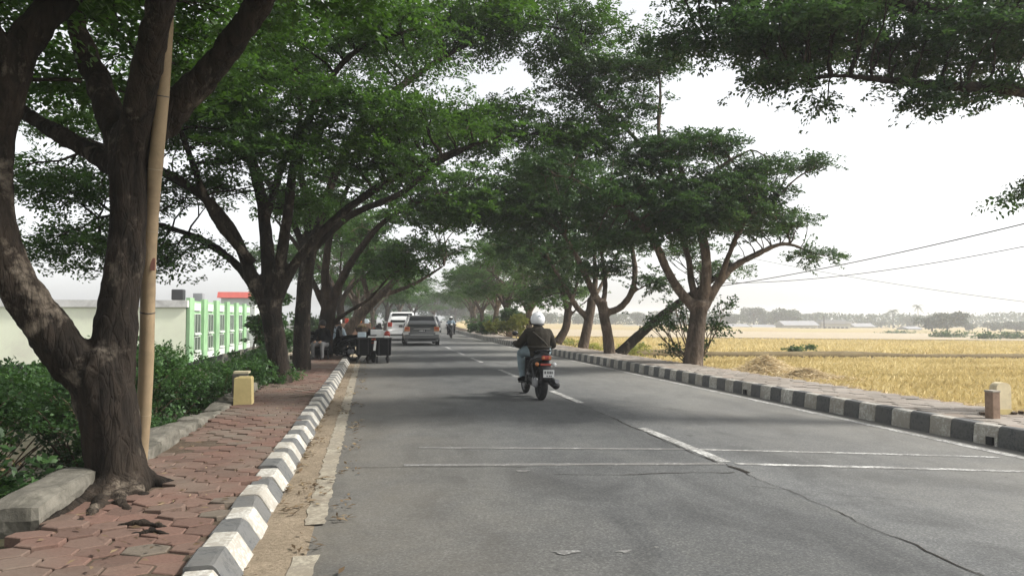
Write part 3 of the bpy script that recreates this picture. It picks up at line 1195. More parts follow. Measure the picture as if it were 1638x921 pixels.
def make_tree(name, label, base, limbs, pads, seed, bark, leafm, cat='tree', group=None, n_spray=4, n_leaf=34, spread=.30, voxel=.04,
              L=(.075, .125), rough=.012, sz=.34, reach_from=.45, extra=None, flat=.30, freq=9):
    """limbs: list of (world points, radii); the first is the trunk. pads: crown pads (centre, radii, count)"""
    rg = np.random.default_rng(seed)
    base = Vector(base)
    root = empty(name, base)
    tag(root, label, cat, group)
    tk = MB()
    cand = []
    for li, (pts, rad) in enumerate(limbs):
        P_, r_ = smooth_path([Vector(p) - base for p in pts], rad, .14)
        tk.tube(P_, r_, 12)
        if len(limbs) == 1 or li > 0:
            s0 = int(len(P_) * reach_from)
            for j in range(s0, len(P_), 2):
                cand.append((np.array(P_[j]), np.array((P_[j] - P_[max(0, j - 2)]).normalized()), r_[j]))
            cand.append((np.array(P_[-1]), np.array((P_[-1] - P_[-2]).normalized()), r_[-1]))
    if extra:
        for pts, rad in extra:
            P_, r_ = smooth_path([Vector(p) - base for p in pts], rad, .1)
            tk.tube(P_, r_, 10)
    if voxel:
        tm = remeshed(tk, voxel, 2, 'trunk')
        if rough:
            bark_detail(tm, rough, freq)
    else:
        tm = tk.mesh('trunk', True, fix=False)
    link('trunk', tm, bark, root)
    A = pad_points([((Vector(c) - base), r, n) for c, r, n in pads], rg)
    C = np.array([c[0] for c in cand])
    d = np.linalg.norm(A[:, None] - C[None], axis=2) + .45 * np.clip(C[None, :, 2] - A[:, None, 2], 0, None)
    own = d.argmin(1)
    bm_ = MB()
    ends = []
    for j in range(len(cand)):
        g = A[own == j]
        if len(g):
            grow(bm_, cand[j][0], cand[j][1], g, min(cand[j][2], .012 + .016 * len(g) ** .5), rg, ends)
    if bm_.v:
        link('branches', bm_.mesh('branches', True, fix=False), bark, root)['kind'] = 'stuff'
    V, Fc = sprays(ends, rg, n_spray, n_leaf, spread, L, sz=sz, flat=flat)
    link('crown', np_mesh('crown', V, Fc), leafm, root)['kind'] = 'stuff'
    return root


LT = 'rain trees along the left pavement'
RTG = 'rain trees along the field side'
# --- T1: the big forked tree in the left foreground
Y1 = 6.33
b1 = (-1.89, Y1, .08)
t1_limbs = [
    ([b1, at(186, 750, Y1), at(178, 685, Y1), at(169, 635, Y1), at(160, 592, Y1), at(152, 560, Y1)], [.225, .212, .210, .216, .222, .165]),
    ([at(175, 660, Y1), at(140, 600, Y1), at(100, 558, Y1 - .05), at(58, 500, Y1 - .1), at(20, 445, Y1 - .15), at(-4, 385, Y1 - .15), at(-12, 310, Y1 - .1), at(-6, 220, Y1), at(14, 130, Y1), at(52, 50, Y1 + .05), at(115, -20, Y1 + .2), at(190, -90, Y1 + .5), at(260, -190, Y1 + .9)], [.14, .175, .168, .152, .142, .138, .134, .138, .145, .13, .11, .085, .06]),
    ([at(178, 680, Y1), at(178, 600, Y1 + .02), at(186, 530, Y1 + .05), at(196, 455, Y1 + .1), at(204, 370, Y1 + .15), at(206, 300, Y1 + .15), at(205, 235, Y1 + .18), at(206, 200, Y1 + .2)], [.13, .17, .158, .135, .13, .138, .145, .11]),
    ([at(208, 250, Y1 + .15), at(226, 150, Y1 - .02), at(244, 60, Y1 - .25), at(264, -20, Y1 - .4), at(285, -160, Y1 - .3), at(330, -330, Y1 + 1.0)], [.13, .115, .10, .095, .075, .05]),
    ([at(205, 240, Y1 + .2), at(260, 195, Y1 + .34), at(325, 125, Y1 + .25), at(385, 50, Y1 + .1), at(440, -30, Y1 - .1), at(540, -170, Y1 - .2), at(700, -320, Y1)], [.13, .125, .115, .105, .095, .075, .05]),
    ([at(200, 260, Y1 + .2), at(165, 150, Y1 + .5), at(132, 70, Y1 + .8), at(112, -10, Y1 + 1.0), at(80, -160, Y1 + 1.4)], [.12, .10, .09, .08, .05]),
    ([at(195, 275, Y1 + .2), at(150, 245, Y1 + .5), at(95, 215, Y1 + .8), at(30, 175, Y1 + 1.2), at(-60, 120, Y1 + 1.5)], [.10, .085, .07, .055, .04]),
    ([at(16, 130, Y1), at(-25, 30, Y1 - .2), at(-110, -90, Y1 - .4)], [.12, .09, .06]),
]
t1_roots = [
    ([at(205, 762, Y1 - .05), (-1.66, 6.02, .13), (-1.45, 5.80, .118), (-1.16, 5.62, .08)], [.09, .052, .035, .015]),
    ([at(188, 772, Y1 - .1), (-1.88, 5.92, .13), (-1.82, 5.55, .12), (-1.86, 5.1, .07)], [.11, .06, .042, .02]),
    ([at(172, 772, Y1 - .1), (-2.00, 5.85, .12), (-2.02, 5.4, .10), (-1.98, 4.9, .05)], [.10, .06, .045, .02]),
    ([at(198, 772, Y1 - .05), (-1.74, 5.85, .125), (-1.56, 5.50, .112), (-1.40, 5.22, .07)], [.09, .045, .032, .014]),
    ([at(215, 752, Y1 + .1), (-1.60, 6.45, .12), (-1.42, 6.62, .07)], [.08, .045, .02]),
    ([(-1.5, 4.95, .09), (-1.3, 5.02, .135), (-1.12, 4.9, .09)], [.015, .022, .012]),
    ([(-1.72, 5.1, .09), (-1.5, 5.2, .135), (-1.3, 5.12, .14), (-1.2, 5.18, .08)], [.018, .026, .024, .012]),
]
make_tree('rain_tree', 'massive dark forked tree in the left foreground with roots lifting the pavers', b1, t1_limbs, [
    (at(330, -60, 8.6), (2.6, 1.8, .55), 62), (at(60, -10, 9.0), (2.4, 1.6, .6), 58), (at(120, 120, 9.8), (1.9, 1.2, .5), 34), (at(560, -110, 7.0), (2.3, 2.0, .5), 70),
    (at(180, -230, 7.0), (3.6, 2.6, .8), 70), (at(-150, -60, 6.5), (2.0, 2.2, .6), 50), (at(700, -280, 6.5), (2.5, 2.2, .6), 60)],
    101, M_BARK1, M_LEAF, group=LT, voxel=.023, freq=13, rough=.019, extra=t1_roots, n_leaf=38, reach_from=.55, L=(.06, .105))

# --- T2: the wide-spreading second tree
Y2 = 15.9
b2 = (-1.81, Y2, .08)
t2_limbs = [
    ([b2, at(443, 560, Y2), at(436, 515, Y2), at(430, 480, Y2)], [.245, .205, .20, .24]),
    ([at(428, 490, Y2), at(400, 435, Y2), at(372, 370, Y2 - .2), at(322, 312, Y2 - .5), at(255, 272, Y2 - .9), at(170, 235, Y2 - 1.2)], [.15, .125, .11, .095, .08, .05]),
    ([at(424, 485, Y2), at(380, 425, Y2 + .2), at(325, 385, Y2 + .4), at(262, 362, Y2 + .5), at(190, 345, Y2 + .4)], [.12, .09, .075, .06, .04]),
    ([at(432, 485, Y2), at(428, 410, Y2 + .1), at(420, 330, Y2 + .2), at(400, 240, Y2 + .2), at(385, 150, Y2)], [.16, .14, .12, .10, .06]),
    ([at(436, 480, Y2), at(450, 410, Y2 - .1), at(462, 330, Y2 - .3), at(475, 240, Y2 - .5), at(520, 140, Y2 - .8), at(580, 75, Y2 - 1.0), at(690, 40, Y2 - 1.1)], [.15, .12, .10, .085, .07, .055, .03]),
    ([at(440, 482, Y2), at(470, 425, Y2 - .1), at(515, 370, Y2 - .2), at(575, 320, Y2 - .3), at(650, 275, Y2 - .4), at(740, 238, Y2 - .6), at(800, 218, Y2 - .7)], [.14, .105, .09, .08, .07, .05, .03]),
    ([at(425, 350, Y2 + .2), at(450, 270, Y2 + .6), at(480, 190, Y2 + 1.0), at(470, 100, Y2 + 1.2)], [.09, .075, .06, .04]),
    ([at(405, 420, Y2 - .1), at(345, 350, Y2 - .7), at(300, 240, Y2 - 1.2), at(270, 150, Y2 - 1.5)], [.09, .075, .06, .04]),
]
make_tree('rain_tree', 'spreading tree with fanned bare limbs beside the yellow block', b2, t2_limbs, [
    (at(430, 245, Y2 - 1.7), (1.3, .9, .5), 42), (at(540, 170, Y2 - 1.8), (1.5, .9, .5), 46), (at(330, 130, Y2 - 1.9), (1.5, 1.0, .5), 44), (at(610, 255, Y2 - 1.3), (1.1, .9, .4), 34), (at(175, 395, Y2), (2.1, 1.6, .55), 85), (at(110, 300, Y2 - .6), (1.9, 1.5, .5), 70), (at(330, 200, Y2 - .6), (1.9, 1.6, .7), 85), (at(150, 200, Y2 - .2), (2.2, 1.8, .5), 48),
    (at(440, 90, Y2), (3.2, 2.4, .8), 110), (at(560, 230, Y2 - .4), (1.4, 1.3, .5), 45), (at(700, 200, Y2 - .7), (1.5, 1.5, .35), 45), (at(615, 55, Y2 - 1.0), (2.0, 1.9, .5), 76),
    (at(330, 300, Y2 + .2), (1.0, 1.2, .4), 30), (at(480, 330, Y2 + 1.0), (.8, 1.0, .4), 22)],
    102, M_BARK1, M_LEAF, group=LT, voxel=.035, rough=.014, n_leaf=42, L=(.054, .096))

# --- T3: straight dark trunk right behind
Y3 = 19.6
b3 = (-1.73, Y3, .08)
t3_limbs = [
    ([b3, at(483, 540, Y3), at(485, 490, Y3), at(490, 430, Y3), at(497, 390, Y3)], [.24, .205, .19, .19, .19]),
    ([at(495, 405, Y3), at(515, 345, Y3 - .2), at(540, 270, Y3 - .5), at(590, 185, Y3 - .8), at(660, 125, Y3 - 1.0), at(750, 70, Y3 - 1.2), at(850, 42, Y3 - 1.0), at(940, 55, Y3 - .2)], [.13, .115, .105, .10, .085, .06, .04, .025]),
    ([at(498, 400, Y3), at(560, 345, Y3), at(640, 310, Y3), at(700, 262, Y3), at(770, 230, Y3 - .1), at(850, 215, Y3 - .2)], [.11, .095, .08, .07, .055, .035]),
    ([at(495, 400, Y3), at(490, 330, Y3 + .3), at(480, 250, Y3 + .5), at(500, 160, Y3 + .6)], [.12, .10, .08, .05]),
    ([at(492, 410, Y3), at(460, 340, Y3 + .5), at(410, 270, Y3 + 1.0), at(340, 210, Y3 + 1.2)], [.10, .085, .07, .04]),
]
make_tree('rain_tree', 'tall straight dark trunk just behind the fanned tree, crown reaching over the road', b3, t3_limbs, [
    (at(810, 205, Y3 - .2), (2.7, 1.9, .72), 130), (at(935, 225, Y3), (1.2, 1.2, .5), 52), (at(680, 215, Y3), (1.6, 1.8, .6), 60), (at(640, 45, Y3 - 1.0), (3.2, 2.4, .6), 100), (at(830, 15, Y3 - 1.2), (1.9, 1.8, .4), 55),
    (at(790, 45, Y3 - 1.0), (1.7, 1.8, .55), 66), (at(900, 95, Y3 - .2), (1.1, 1.2, .4), 34), (at(945, 50, Y3 - .1), (1.4, 1.5, .5), 60), (at(480, 130, Y3 + .6), (2.8, 2.2, .7), 80), (at(360, 190, Y3 + 1.2), (2.0, 1.8, .5), 50)],
    103, M_BARK1, M_LEAF, group=LT, voxel=.04, rough=.012, n_leaf=46, L=(.060, .10))

# --- T4, T5: further left trees
Y4 = 25.6
b4 = (-1.56, Y4, .08)
make_tree('rain_tree', 'dark tree above the seated person in black on the pavement', b4, [
    ([b4, at(520, 540, Y4), at(524, 505, Y4), at(528, 480, Y4)], [.30, .26, .25, .25]),
    ([at(528, 490, Y4), at(545, 450, Y4), at(575, 400, Y4 - .3), at(620, 350, Y4 - .5), at(690, 315, Y4 - .6)], [.17, .14, .12, .09, .05]),
    ([at(526, 490, Y4), at(520, 440, Y4 + .2), at(530, 370, Y4 + .4), at(560, 290, Y4 + .5)], [.17, .14, .11, .07]),
    ([at(524, 500, Y4), at(500, 450, Y4 + .4), at(480, 400, Y4 + .8), at(440, 350, Y4 + 1.0)], [.13, .10, .08, .05]),
    ([at(530, 520, Y4), at(555, 500, Y4 - .3), at(590, 478, Y4 - .5), at(625, 440, Y4 - .6)], [.09, .07, .055, .04]),
], [(at(760, 335, Y4 - .8), (1.8, 1.6, .7), 50), (at(690, 330, Y4 - .4), (2.3, 2.0, .8), 95), (at(600, 290, Y4), (2.6, 2.2, .9), 100), (at(480, 330, Y4 + .8), (2.2, 2.0, .7), 70), (at(640, 430, Y4 - .6), (1.0, 1.0, .5), 30), (at(780, 290, Y4), (2.2, 2, .8), 70)],
    104, M_BARK2, M_LEAF, group=LT, voxel=.05, rough=.012, n_leaf=26, L=(.085, .14))
Y5 = 34.0
b5 = (-1.42, Y5, .08)
make_tree('rain_tree', 'slanting pale trunk leaning over the road behind the loaded black motorcycle', b5, [
    ([b5, at(556, 530, Y5), at(575, 505, Y5), at(592, 488, Y5), at(612, 468, Y5 - .3), at(650, 430, Y5 - .8)], [.27, .24, .22, .2, .17, .1]),
    ([at(592, 488, Y5), at(580, 440, Y5 + .3), at(570, 390, Y5 + .6)], [.14, .11, .07]),
    ([at(605, 475, Y5), at(660, 455, Y5 - .5), at(710, 425, Y5 - .8)], [.12, .09, .05]),
], [(at(600, 425, Y5), (2.2, 2.0, .8), 80), (at(680, 400, Y5 - .6), (2.2, 2.0, .7), 75), (at(560, 370, Y5 + .6), (2.8, 2.2, .9), 80), (at(690, 345, Y5), (2.6, 2.2, .8), 70)],
    105, M_BARK3, M_LEAF, group=LT, voxel=.06, rough=.01, n_leaf=24, L=(.09, .15))

# --- right side: R1 the free-standing pale tree against the sky
YR1 = 19.5
q1 = (8.44, YR1, .12)
make_tree('rain_tree', 'pale-barked tree at the field edge standing out against the sky on the right', q1, [
    ([q1, at(1112, 545, YR1), at(1116, 510, YR1), at(1120, 482, YR1)], [.285, .24, .225, .27]),
    ([at(1112, 495, YR1), at(1085, 462, YR1), at(1066, 430, YR1 - .1), at(1048, 390, YR1 - .3), at(1010, 345, YR1 - .6), at(960, 315, YR1 - .8), at(915, 285, YR1 - 1.0)], [.15, .125, .115, .10, .085, .06, .035]),
    ([at(1116, 490, YR1), at(1106, 450, YR1 + .2), at(1100, 410, YR1 + .4), at(1080, 350, YR1 + .6), at(1060, 290, YR1 + .7)], [.11, .09, .08, .07, .05]),
    ([at(1122, 490, YR1), at(1130, 440, YR1 - .1), at(1126, 390, YR1 - .1), at(1108, 330, YR1), at(1085, 260, YR1)], [.17, .14, .125, .10, .06]),
    ([at(1126, 492, YR1), at(1148, 455, YR1), at(1172, 428, YR1 + .1), at(1208, 408, YR1 + .2), at(1255, 390, YR1 + .3), at(1300, 405, YR1 + .2)], [.14, .12, .10, .08, .055, .03]),
    ([at(1150, 455, YR1), at(1165, 410, YR1 - .3), at(1190, 360, YR1 - .5), at(1240, 320, YR1 - .5)], [.09, .075, .06, .04]),
    ([at(1105, 320, YR1), at(1070, 270, YR1 + .1), at(1054, 220, YR1 + .1), at(1056, 150, YR1 + .1), at(1052, 100, YR1 + .1)], [.09, .07, .055, .045, .03]),
    ([at(1060, 280, YR1 + .1), at(1010, 215, YR1 + .4), at(950, 165, YR1 + .6), at(890, 130, YR1 + .7)], [.07, .06, .045, .025]),
    ([at(1108, 330, YR1), at(1150, 270, YR1 - .3), at(1200, 240, YR1 - .5)], [.07, .055, .035]),
], [(at(1080, 330, YR1 - .9), (1.3, 1.0, .6), 62), (at(1150, 345, YR1 - .8), (1.2, 1.0, .55), 56), (at(1215, 318, YR1 - .2), (1.0, 1.1, .5), 44), (at(1030, 245, YR1), (1.3, 1.3, .6), 56), (at(1000, 385, YR1 - .6), (1.2, 1.1, .4), 36), (at(1110, 240, YR1), (1.5, 1.6, .36), 70), (at(1040, 300, YR1 - .3), (1.5, 1.5, .6), 80), (at(1160, 300, YR1 - .2), (1.5, 1.6, .55), 85), (at(1215, 268, YR1 - .5), (1.1, 1.2, .20), 36), (at(1290, 264, YR1 - .5), (.75, .7, .16), 18),
    (at(1190, 355, YR1 + .1), (1.5, 1.5, .50), 80), (at(1265, 362, YR1 + .3), (.75, .9, .28), 24), (at(1300, 408, YR1 + .2), (.7, .6, .14), 15), (at(1100, 365, YR1 - .7), (1.4, 1.1, .5), 60), (at(960, 320, YR1 - .8), (1.4, 1.3, .5), 50),
    (at(1050, 110, YR1 + .1), (.9, 1.0, .5), 32), (at(990, 180, YR1 + .3), (1.3, 1.3, .7), 60), (at(935, 140, YR1 + .6), (1.3, 1.3, .5), 56), (at(1000, 110, YR1 + .4), (1.0, 1.1, .4), 36), (at(900, 270, YR1 - .9), (1.2, 1.2, .45), 36)],
    201, M_BARK3, M_LEAF_R, group=RTG, voxel=.035, rough=.012, n_leaf=33, L=(.06, .105), sz=.30, spread=.24)

# --- R2 and its leaning neighbour
YR2 = 25.5
q2 = (8.02, YR2, .12)
make_tree('rain_tree', 'forked tree at the field edge with a thick trunk slanting right beside it', q2, [
    ([q2, at(972, 535, YR2), at(966, 505, YR2), at(963, 482, YR2)], [.22, .185, .175, .18]),
    ([at(962, 490, YR2), at(945, 460, YR2), at(930, 425, YR2 - .2), at(905, 380, YR2 - .4)], [.14, .115, .10, .06]),
    ([at(970, 500, YR2), at(992, 492, YR2), at(1010, 468, YR2), at(1016, 435, YR2), at(1010, 390, YR2)], [.13, .12, .11, .10, .07]),
    ([at(964, 490, YR2), at(968, 450, YR2 + .3), at(960, 390, YR2 + .5)], [.10, .085, .06]),
    ([at(1008, 470, YR2), at(1045, 452, YR2 - .2), at(1090, 448, YR2 - .3)], [.05, .04, .02]),
], [(at(890, 300, YR2 - .6), (2.2, 1.6, .8), 60), (at(980, 320, YR2 - .6), (1.8, 1.6, .8), 50), (at(900, 350, YR2), (2.4, 2.2, .9), 110), (at(1000, 360, YR2), (2.0, 2.0, .8), 80), (at(830, 320, YR2 - .4), (2.0, 2.0, .8), 80), (at(920, 270, YR2), (2.4, 2.0, .8), 80), (at(1050, 450, YR2 - .3), (.9, .8, .22), 16), (at(960, 430, YR2), (1.5, 1.4, .3), 26)],
    202, M_BARK3, M_LEAF_R, group=RTG, voxel=.045, rough=.012, n_leaf=26, L=(.085, .14))
q2b = (8.55, 26.2, .1)
make_tree('rain_tree', 'dark trunk slanting steeply to the right out of the field edge', q2b, [
    ([q2b, at(1018, 540, 26.2), at(1050, 512, 26.1), at(1085, 485, 26.0), at(1130, 455, 25.9), at(1170, 420, 25.7)], [.21, .18, .16, .145, .12, .07]),
], [(at(1150, 430, 25.8), (1.0, 1.0, .4), 22), (at(1100, 400, 25.9), (1.2, 1.0, .4), 24)], 203, M_BARK1, M_LEAF_R, group=RTG, voxel=.05, rough=.012, n_leaf=26, reach_from=.7)
YR3 = 30.8
q3 = (8.52, YR3, .12)
r3 = make_tree('rain_tree', 'upright brown tree at the field edge right beside the rider in the view', q3, [
    ([q3, at(938, 530, YR3), at(944, 500, YR3), at(947, 478, YR3)], [.24, .205, .19, .19]),
    ([at(946, 485, YR3), at(952, 450, YR3), at(950, 400, YR3)], [.15, .12, .07]),
    ([at(942, 510, YR3), at(922, 490, YR3), at(905, 460, YR3 - .2), at(880, 420, YR3 - .4)], [.14, .12, .10, .06]),
    ([at(946, 485, YR3), at(965, 450, YR3 + .3), at(985, 410, YR3 + .4)], [.10, .08, .05]),
], [(at(880, 400, YR3 - .3), (2.4, 2.2, .9), 90), (at(950, 390, YR3), (2.2, 2.2, .8), 80), (at(830, 360, YR3), (2.4, 2.2, .9), 90), (at(780, 330, YR3), (2.0, 2.0, .8), 60), (at(880, 460, YR3), (1.2, 1.0, .35), 22)],
    204, M_BARK3, M_LEAF_R, group=RTG, voxel=.06, rough=.012, n_leaf=24, L=(.09, .15))
YR4 = 38.7
q4 = (9.35, YR4, .12)
r4 = make_tree('rain_tree', 'slender upright tree behind the rider on the field side', q4, [
    ([q4, at(905, 525, YR4), at(908, 500, YR4)], [.25, .21, .20]),
    ([at(908, 505, YR4), at(900, 470, YR4), at(880, 430, YR4 - .2)], [.13, .11, .07]),
    ([at(908, 502, YR4), at(918, 470, YR4), at(930, 430, YR4)], [.13, .10, .06]),
    ([at(906, 512, YR4), at(925, 492, YR4), at(940, 480, YR4)], [.07, .06, .04]),
], [(at(870, 420, YR4), (2.6, 2.4, 1.0), 90), (at(920, 440, YR4), (1.8, 1.8, .7), 50), (at(810, 400, YR4), (2.4, 2.4, 1.0), 80), (at(860, 480, YR4), (1.5, 1.5, .4), 30)],
    205, M_BARK2, M_LEAF, group=RTG, voxel=.07, rough=.012, n_leaf=22, L=(.10, .16))

# --- R0: crown reaching in from the right above the near road; trunk out of frame
q0 = (10.6, 8.3, -.1)
make_tree('rain_tree', 'dark crown of a tree off to the right overhanging the top right of the road', q0, [
    ([q0, (10.55, 8.35, 1.6), (10.4, 8.5, 2.8)], [.34, .28, .27]),
    ([(10.42, 8.45, 2.6), at(1760, 175, 8.9), at(1638, 146, 9.2), at(1530, 138, 9.5), at(1430, 130, 9.8), at(1330, 122, 10.2), at(1250, 140, 10.5)], [.18, .12, .10, .075, .06, .045, .02]),
    ([(10.4, 8.5, 2.7), at(1740, 90, 9.3), at(1600, 40, 10.0), at(1450, 10, 10.6), at(1250, 20, 11.2), at(1120, 50, 11.6)], [.18, .14, .12, .10, .07, .03]),
    ([(10.4, 8.5, 2.7), (10.3, 8.7, 4.4), (10.6, 8.6, 6.2)], [.2, .15, .09]),
    ([(10.4, 8.5, 2.7), at(1720, 20, 8.9), at(1540, -100, 9.0), at(1350, -200, 9.2)], [.17, .13, .10, .06]),
], [(at(1530, 75, 9.9), (1.5, 1.5, .42), 110), (at(1330, 62, 10.5), (1.6, 1.6, .40), 115), (at(1180, 60, 11.2), (1.0, 1.2, .38), 60), (at(1080, 70, 11.8), (.5, .7, .26), 22), (at(1450, -10, 10.8), (2.6, 1.9, .5), 120), (at(1200, -10, 11.5), (1.7, 1.4, .5), 70),
    (at(1640, 20, 10.2), (1.0, 1.4, .6), 50), (at(1480, 150, 9.6), (.45, .5, .14), 16), (at(1318, 160, 10.3), (.20, .3, .10), 4), (at(1600, 140, 9.4), (.5, .5, .16), 14), (at(1250, 128, 10.6), (.7, .6, .14), 22), (at(1645, 305, 9.3), (.16, .3, .28), 7)],
    200, M_BARK1, M_LEAF_R, group=RTG, voxel=.05, rough=.012, n_leaf=32, n_spray=4, L=(.05, .095), sz=.26, spread=.20, flat=.38)
tag(r4)

# --- generic roadside trees for the avenue further on
def generic(seed, label, h=7.0, lean=0.0, bark=M_BARK2, leafm=M_LEAF):
    rr = random.Random(seed)
    limbs = [([(0, 0, -.1), (lean * .3, 0, 1.1), (lean * .7, 0, 2.0)], [.28, .22, .22])]
    for i in range(6):
        a = i * 1.05 + rr.uniform(-.3, .3)
        q = rr.uniform(2.0, 3.4)
        limbs.append(([(lean * .65, 0, 1.9), (lean * .7 + math.cos(a) * .7, math.sin(a) * .7, 3.0), (lean * .8 + math.cos(a) * q, math.sin(a) * q, h * .68 + rr.uniform(-.5, .6))], [.15, .11, .05]))
    pads = [((lean, 0, h * .86), (3.6, 3.6, .8), 120)]
    for i in range(6):
        a = i * 1.05 + rr.uniform(-.3, .3)
        pads.append(((lean + math.cos(a) * 3.0, math.sin(a) * 3.0, h * rr.uniform(.50, .72)), (1.7, 1.7, .6), 36))
    return make_tree('rain_tree', label, (0, 0, 0), limbs, pads, seed, bark, leafm, n_leaf=26, n_spray=3, L=(.10, .17), sz=.42, spread=.36, voxel=.09, rough=0)


avenue_l = [(-1.6, 43), (-1.3, 52), (-.8, 62), (0.0, 74), (1.4, 88), (3.8, 106), (6.5, 124), (11.5, 146)]
avenue_r = [(9.7, 47.5), (10.1, 57), (10.6, 68), (11.3, 80), (12.3, 93), (14.0, 110), (17, 130), (20.5, 150)]
gA = generic(31, 'x', 7.4, .3)
gB = generic(32, 'x', 6.8, -.4, M_BARK3)
ordl = ['first', 'second', 'third', 'fourth', 'fifth', 'sixth', 'seventh', 'eighth']
for side, lst in (('left', avenue_l), ('right', avenue_r)):
    for i, (x, y) in enumerate(lst):
        src = gA if (i + (side == 'right')) % 2 == 0 else gB
        first = (side == 'left' and i == 0) or (side == 'right' and i == 0)
        if side == 'left' and i == 0:
            o = gA
        elif side == 'left' and i == 1:
            o = gB
        else:
            o = copy_tree(src)
        o.location = (x, y, 0)
        o.rotation_euler = (0, 0, rt.uniform(0, 6.28))
        s = rt.uniform(.9, 1.12)
        o.scale = (s, s, s * rt.uniform(.92, 1.05))
        tag(o, ('hazy avenue tree on the left beyond the slanting trunk, %s of that row' if side == 'left' else 'hazy avenue tree on the field side beyond the rider, %s of that row') % ordl[i], 'tree', 'avenue trees further along the ' + side)

shade_tree = copy_tree(gA)  # out-of-view tree, added to keep skylight off the near left road
shade_tree.location = (-1.9, -.6, 0)
shade_tree.rotation_euler = (0, 0, 1.1)
tag(shade_tree, 'unseen tree beside the viewer on the left pavement, added so its crown shades the nearest stretch of road', 'tree', LT)


# ------------------------------------------------------------------ shrubs
def leafy(name, label, base, blobs, seed, mat, cat='shrub', group=None, L=(.05, .09), n_leaf=26, stems=6, spread=.16, n_spray=3, sz=.24, stem_mat=None, flat=.6, wid=None):
    """shrub: stems fanning from the base to leaf sprays spread through bumpy blobs"""
    rg = np.random.default_rng(seed)
    rr = random.Random(seed)
    base = Vector(base)
    root = empty(name, base)
    tag(root, label, cat, group)
    A = pad_points([(Vector(c) - base, r, n) for c, r, n in blobs], rg)
    mb = MB()
    ends = []
    for g in kmeans2(A, rg, min(stems, len(A))):
        grow(mb, np.array([rr.uniform(-.12, .12), rr.uniform(-.12, .12), 0.0]), np.array([0, 0, 1.0]), g, .03, rg, ends)
    o = link('stems', mb.mesh('stems', True, fix=False), stem_mat or M_DRYTWIG, root)
    V, Fc = sprays(ends, rg, n_spray, n_leaf, spread, L, flat=flat, sz=sz, droop=.25)
    link('foliage', np_mesh('foliage', V, Fc), mat, root)['kind'] = 'stuff'
    o['kind'] = 'stuff'
    return root


SG = 'shrubs growing up the bank'
leafy('shrub', 'dense green shrub behind the edging wall between the forked tree and yellow block', (-3.6, 11.5, -1.4), [((-3.2, 11.4, .62), (.85, .9, .52), 190), ((-3.9, 10.8, .3), (.9, 1.0, .5), 120), ((-2.95, 12.6, .2), (.7, 1.0, .5), 110), ((-3.0, 10.6, -.2), (.6, .8, .5), 100), ((-3.4, 11.5, -.6), (1.0, 1.2, .7), 120)], 301, M_SHRUB, group=SG, L=(.040, .070), n_leaf=28, n_spray=3, spread=.13, sz=.2)
leafy('shrub', 'large bright green shrub at the left edge of the view behind the forked tree', (-5.2, 8.5, -2.2), [((-4.8, 8.4, .72), (1.0, 1.0, .5), 190), ((-5.4, 9.3, .9), (1.2, 1.0, .45), 120), ((-4.0, 8.3, .5), (.7, .9, .5), 120), ((-4.5, 7.8, -.2), (1.0, .9, .6), 150), ((-3.6, 7.6, -.4), (.6, .8, .6), 90)], 302, M_SHRUB, group=SG, L=(.040, .070), n_leaf=28, spread=.14, sz=.2)
leafy('shrub', 'low dark scrub with pale broad leaves below the broken wall in the left corner', (-3.3, 5.9, -1.3), [((-3.35, 5.9, -.15), (.65, .8, .45), 120), ((-2.85, 5.6, -.3), (.42, .8, .42), 90), ((-3.2, 6.6, .0), (.6, .6, .4), 70)], 303, M_SHRUB, group=SG, L=(.06, .11), n_leaf=18)
leafy('shrub', 'tangle of brown dry twigs on the bank at the left edge', (-3.6, 6.7, -1.2), [((-3.55, 6.7, .16), (.6, .6, .22), 110)], 304, M_DEADLEAF, group=SG, L=(.03, .07), n_leaf=10, stems=10)
leafy('shrub', 'green bush between the second tree and the mint building', (-3.2, 20, -1.6), [((-2.95, 20.0, .05), (.45, 1.4, .4), 80), ((-2.9, 18, -.2), (.4, 1.2, .4), 60)], 305, M_SHRUB, group=SG, L=(.07, .12))
leafy('shrub', 'light green leafy sapling in front of the mint facade behind the second tree', (-3.4, 24, -2.4), [(at(425, 520, 24), (.45, .8, .35), 40), (at(432, 480, 24), (.45, .8, .4), 40), (at(440, 545, 24), (.5, .8, .5), 40), (at(422, 575, 23), (.35, .8, .3), 30)], 306, M_SHRUB, group=SG, L=(.08, .14))
leafy('shrub', 'bank bush seen below the mint building behind the yellow block', (-3.1, 15.5, -1.7), [(at(415, 600, 16.0), (.45, 1.0, .35), 60), (at(385, 605, 15), (.5, 1.0, .35), 60)], 307, M_SHRUB, group=SG, L=(.05, .09))
leafy('shrub', 'broad leafy thicket lower down the bank beneath the cream wall', (-6.8, 12.5, -3.2), [((-5.2, 12.8, .15), (1.4, 1.4, .6), 150), ((-7.2, 12.5, .2), (1.7, 1.5, .7), 160), ((-6.0, 11.0, -.5), (1.6, 1.2, .7), 120)], 308, M_SHRUB, group=SG, L=(.07, .12), n_leaf=16)
leafy('shrub', 'dark undergrowth at the foot of the bank in the left corner', (-4.6, 6.6, -2.0), [((-4.5, 6.4, -.5), (.9, .9, .6), 130), ((-3.9, 5.2, -.7), (.7, .9, .5), 90)], 309, M_SHRUB, group=SG, L=(.06, .10), n_leaf=18)
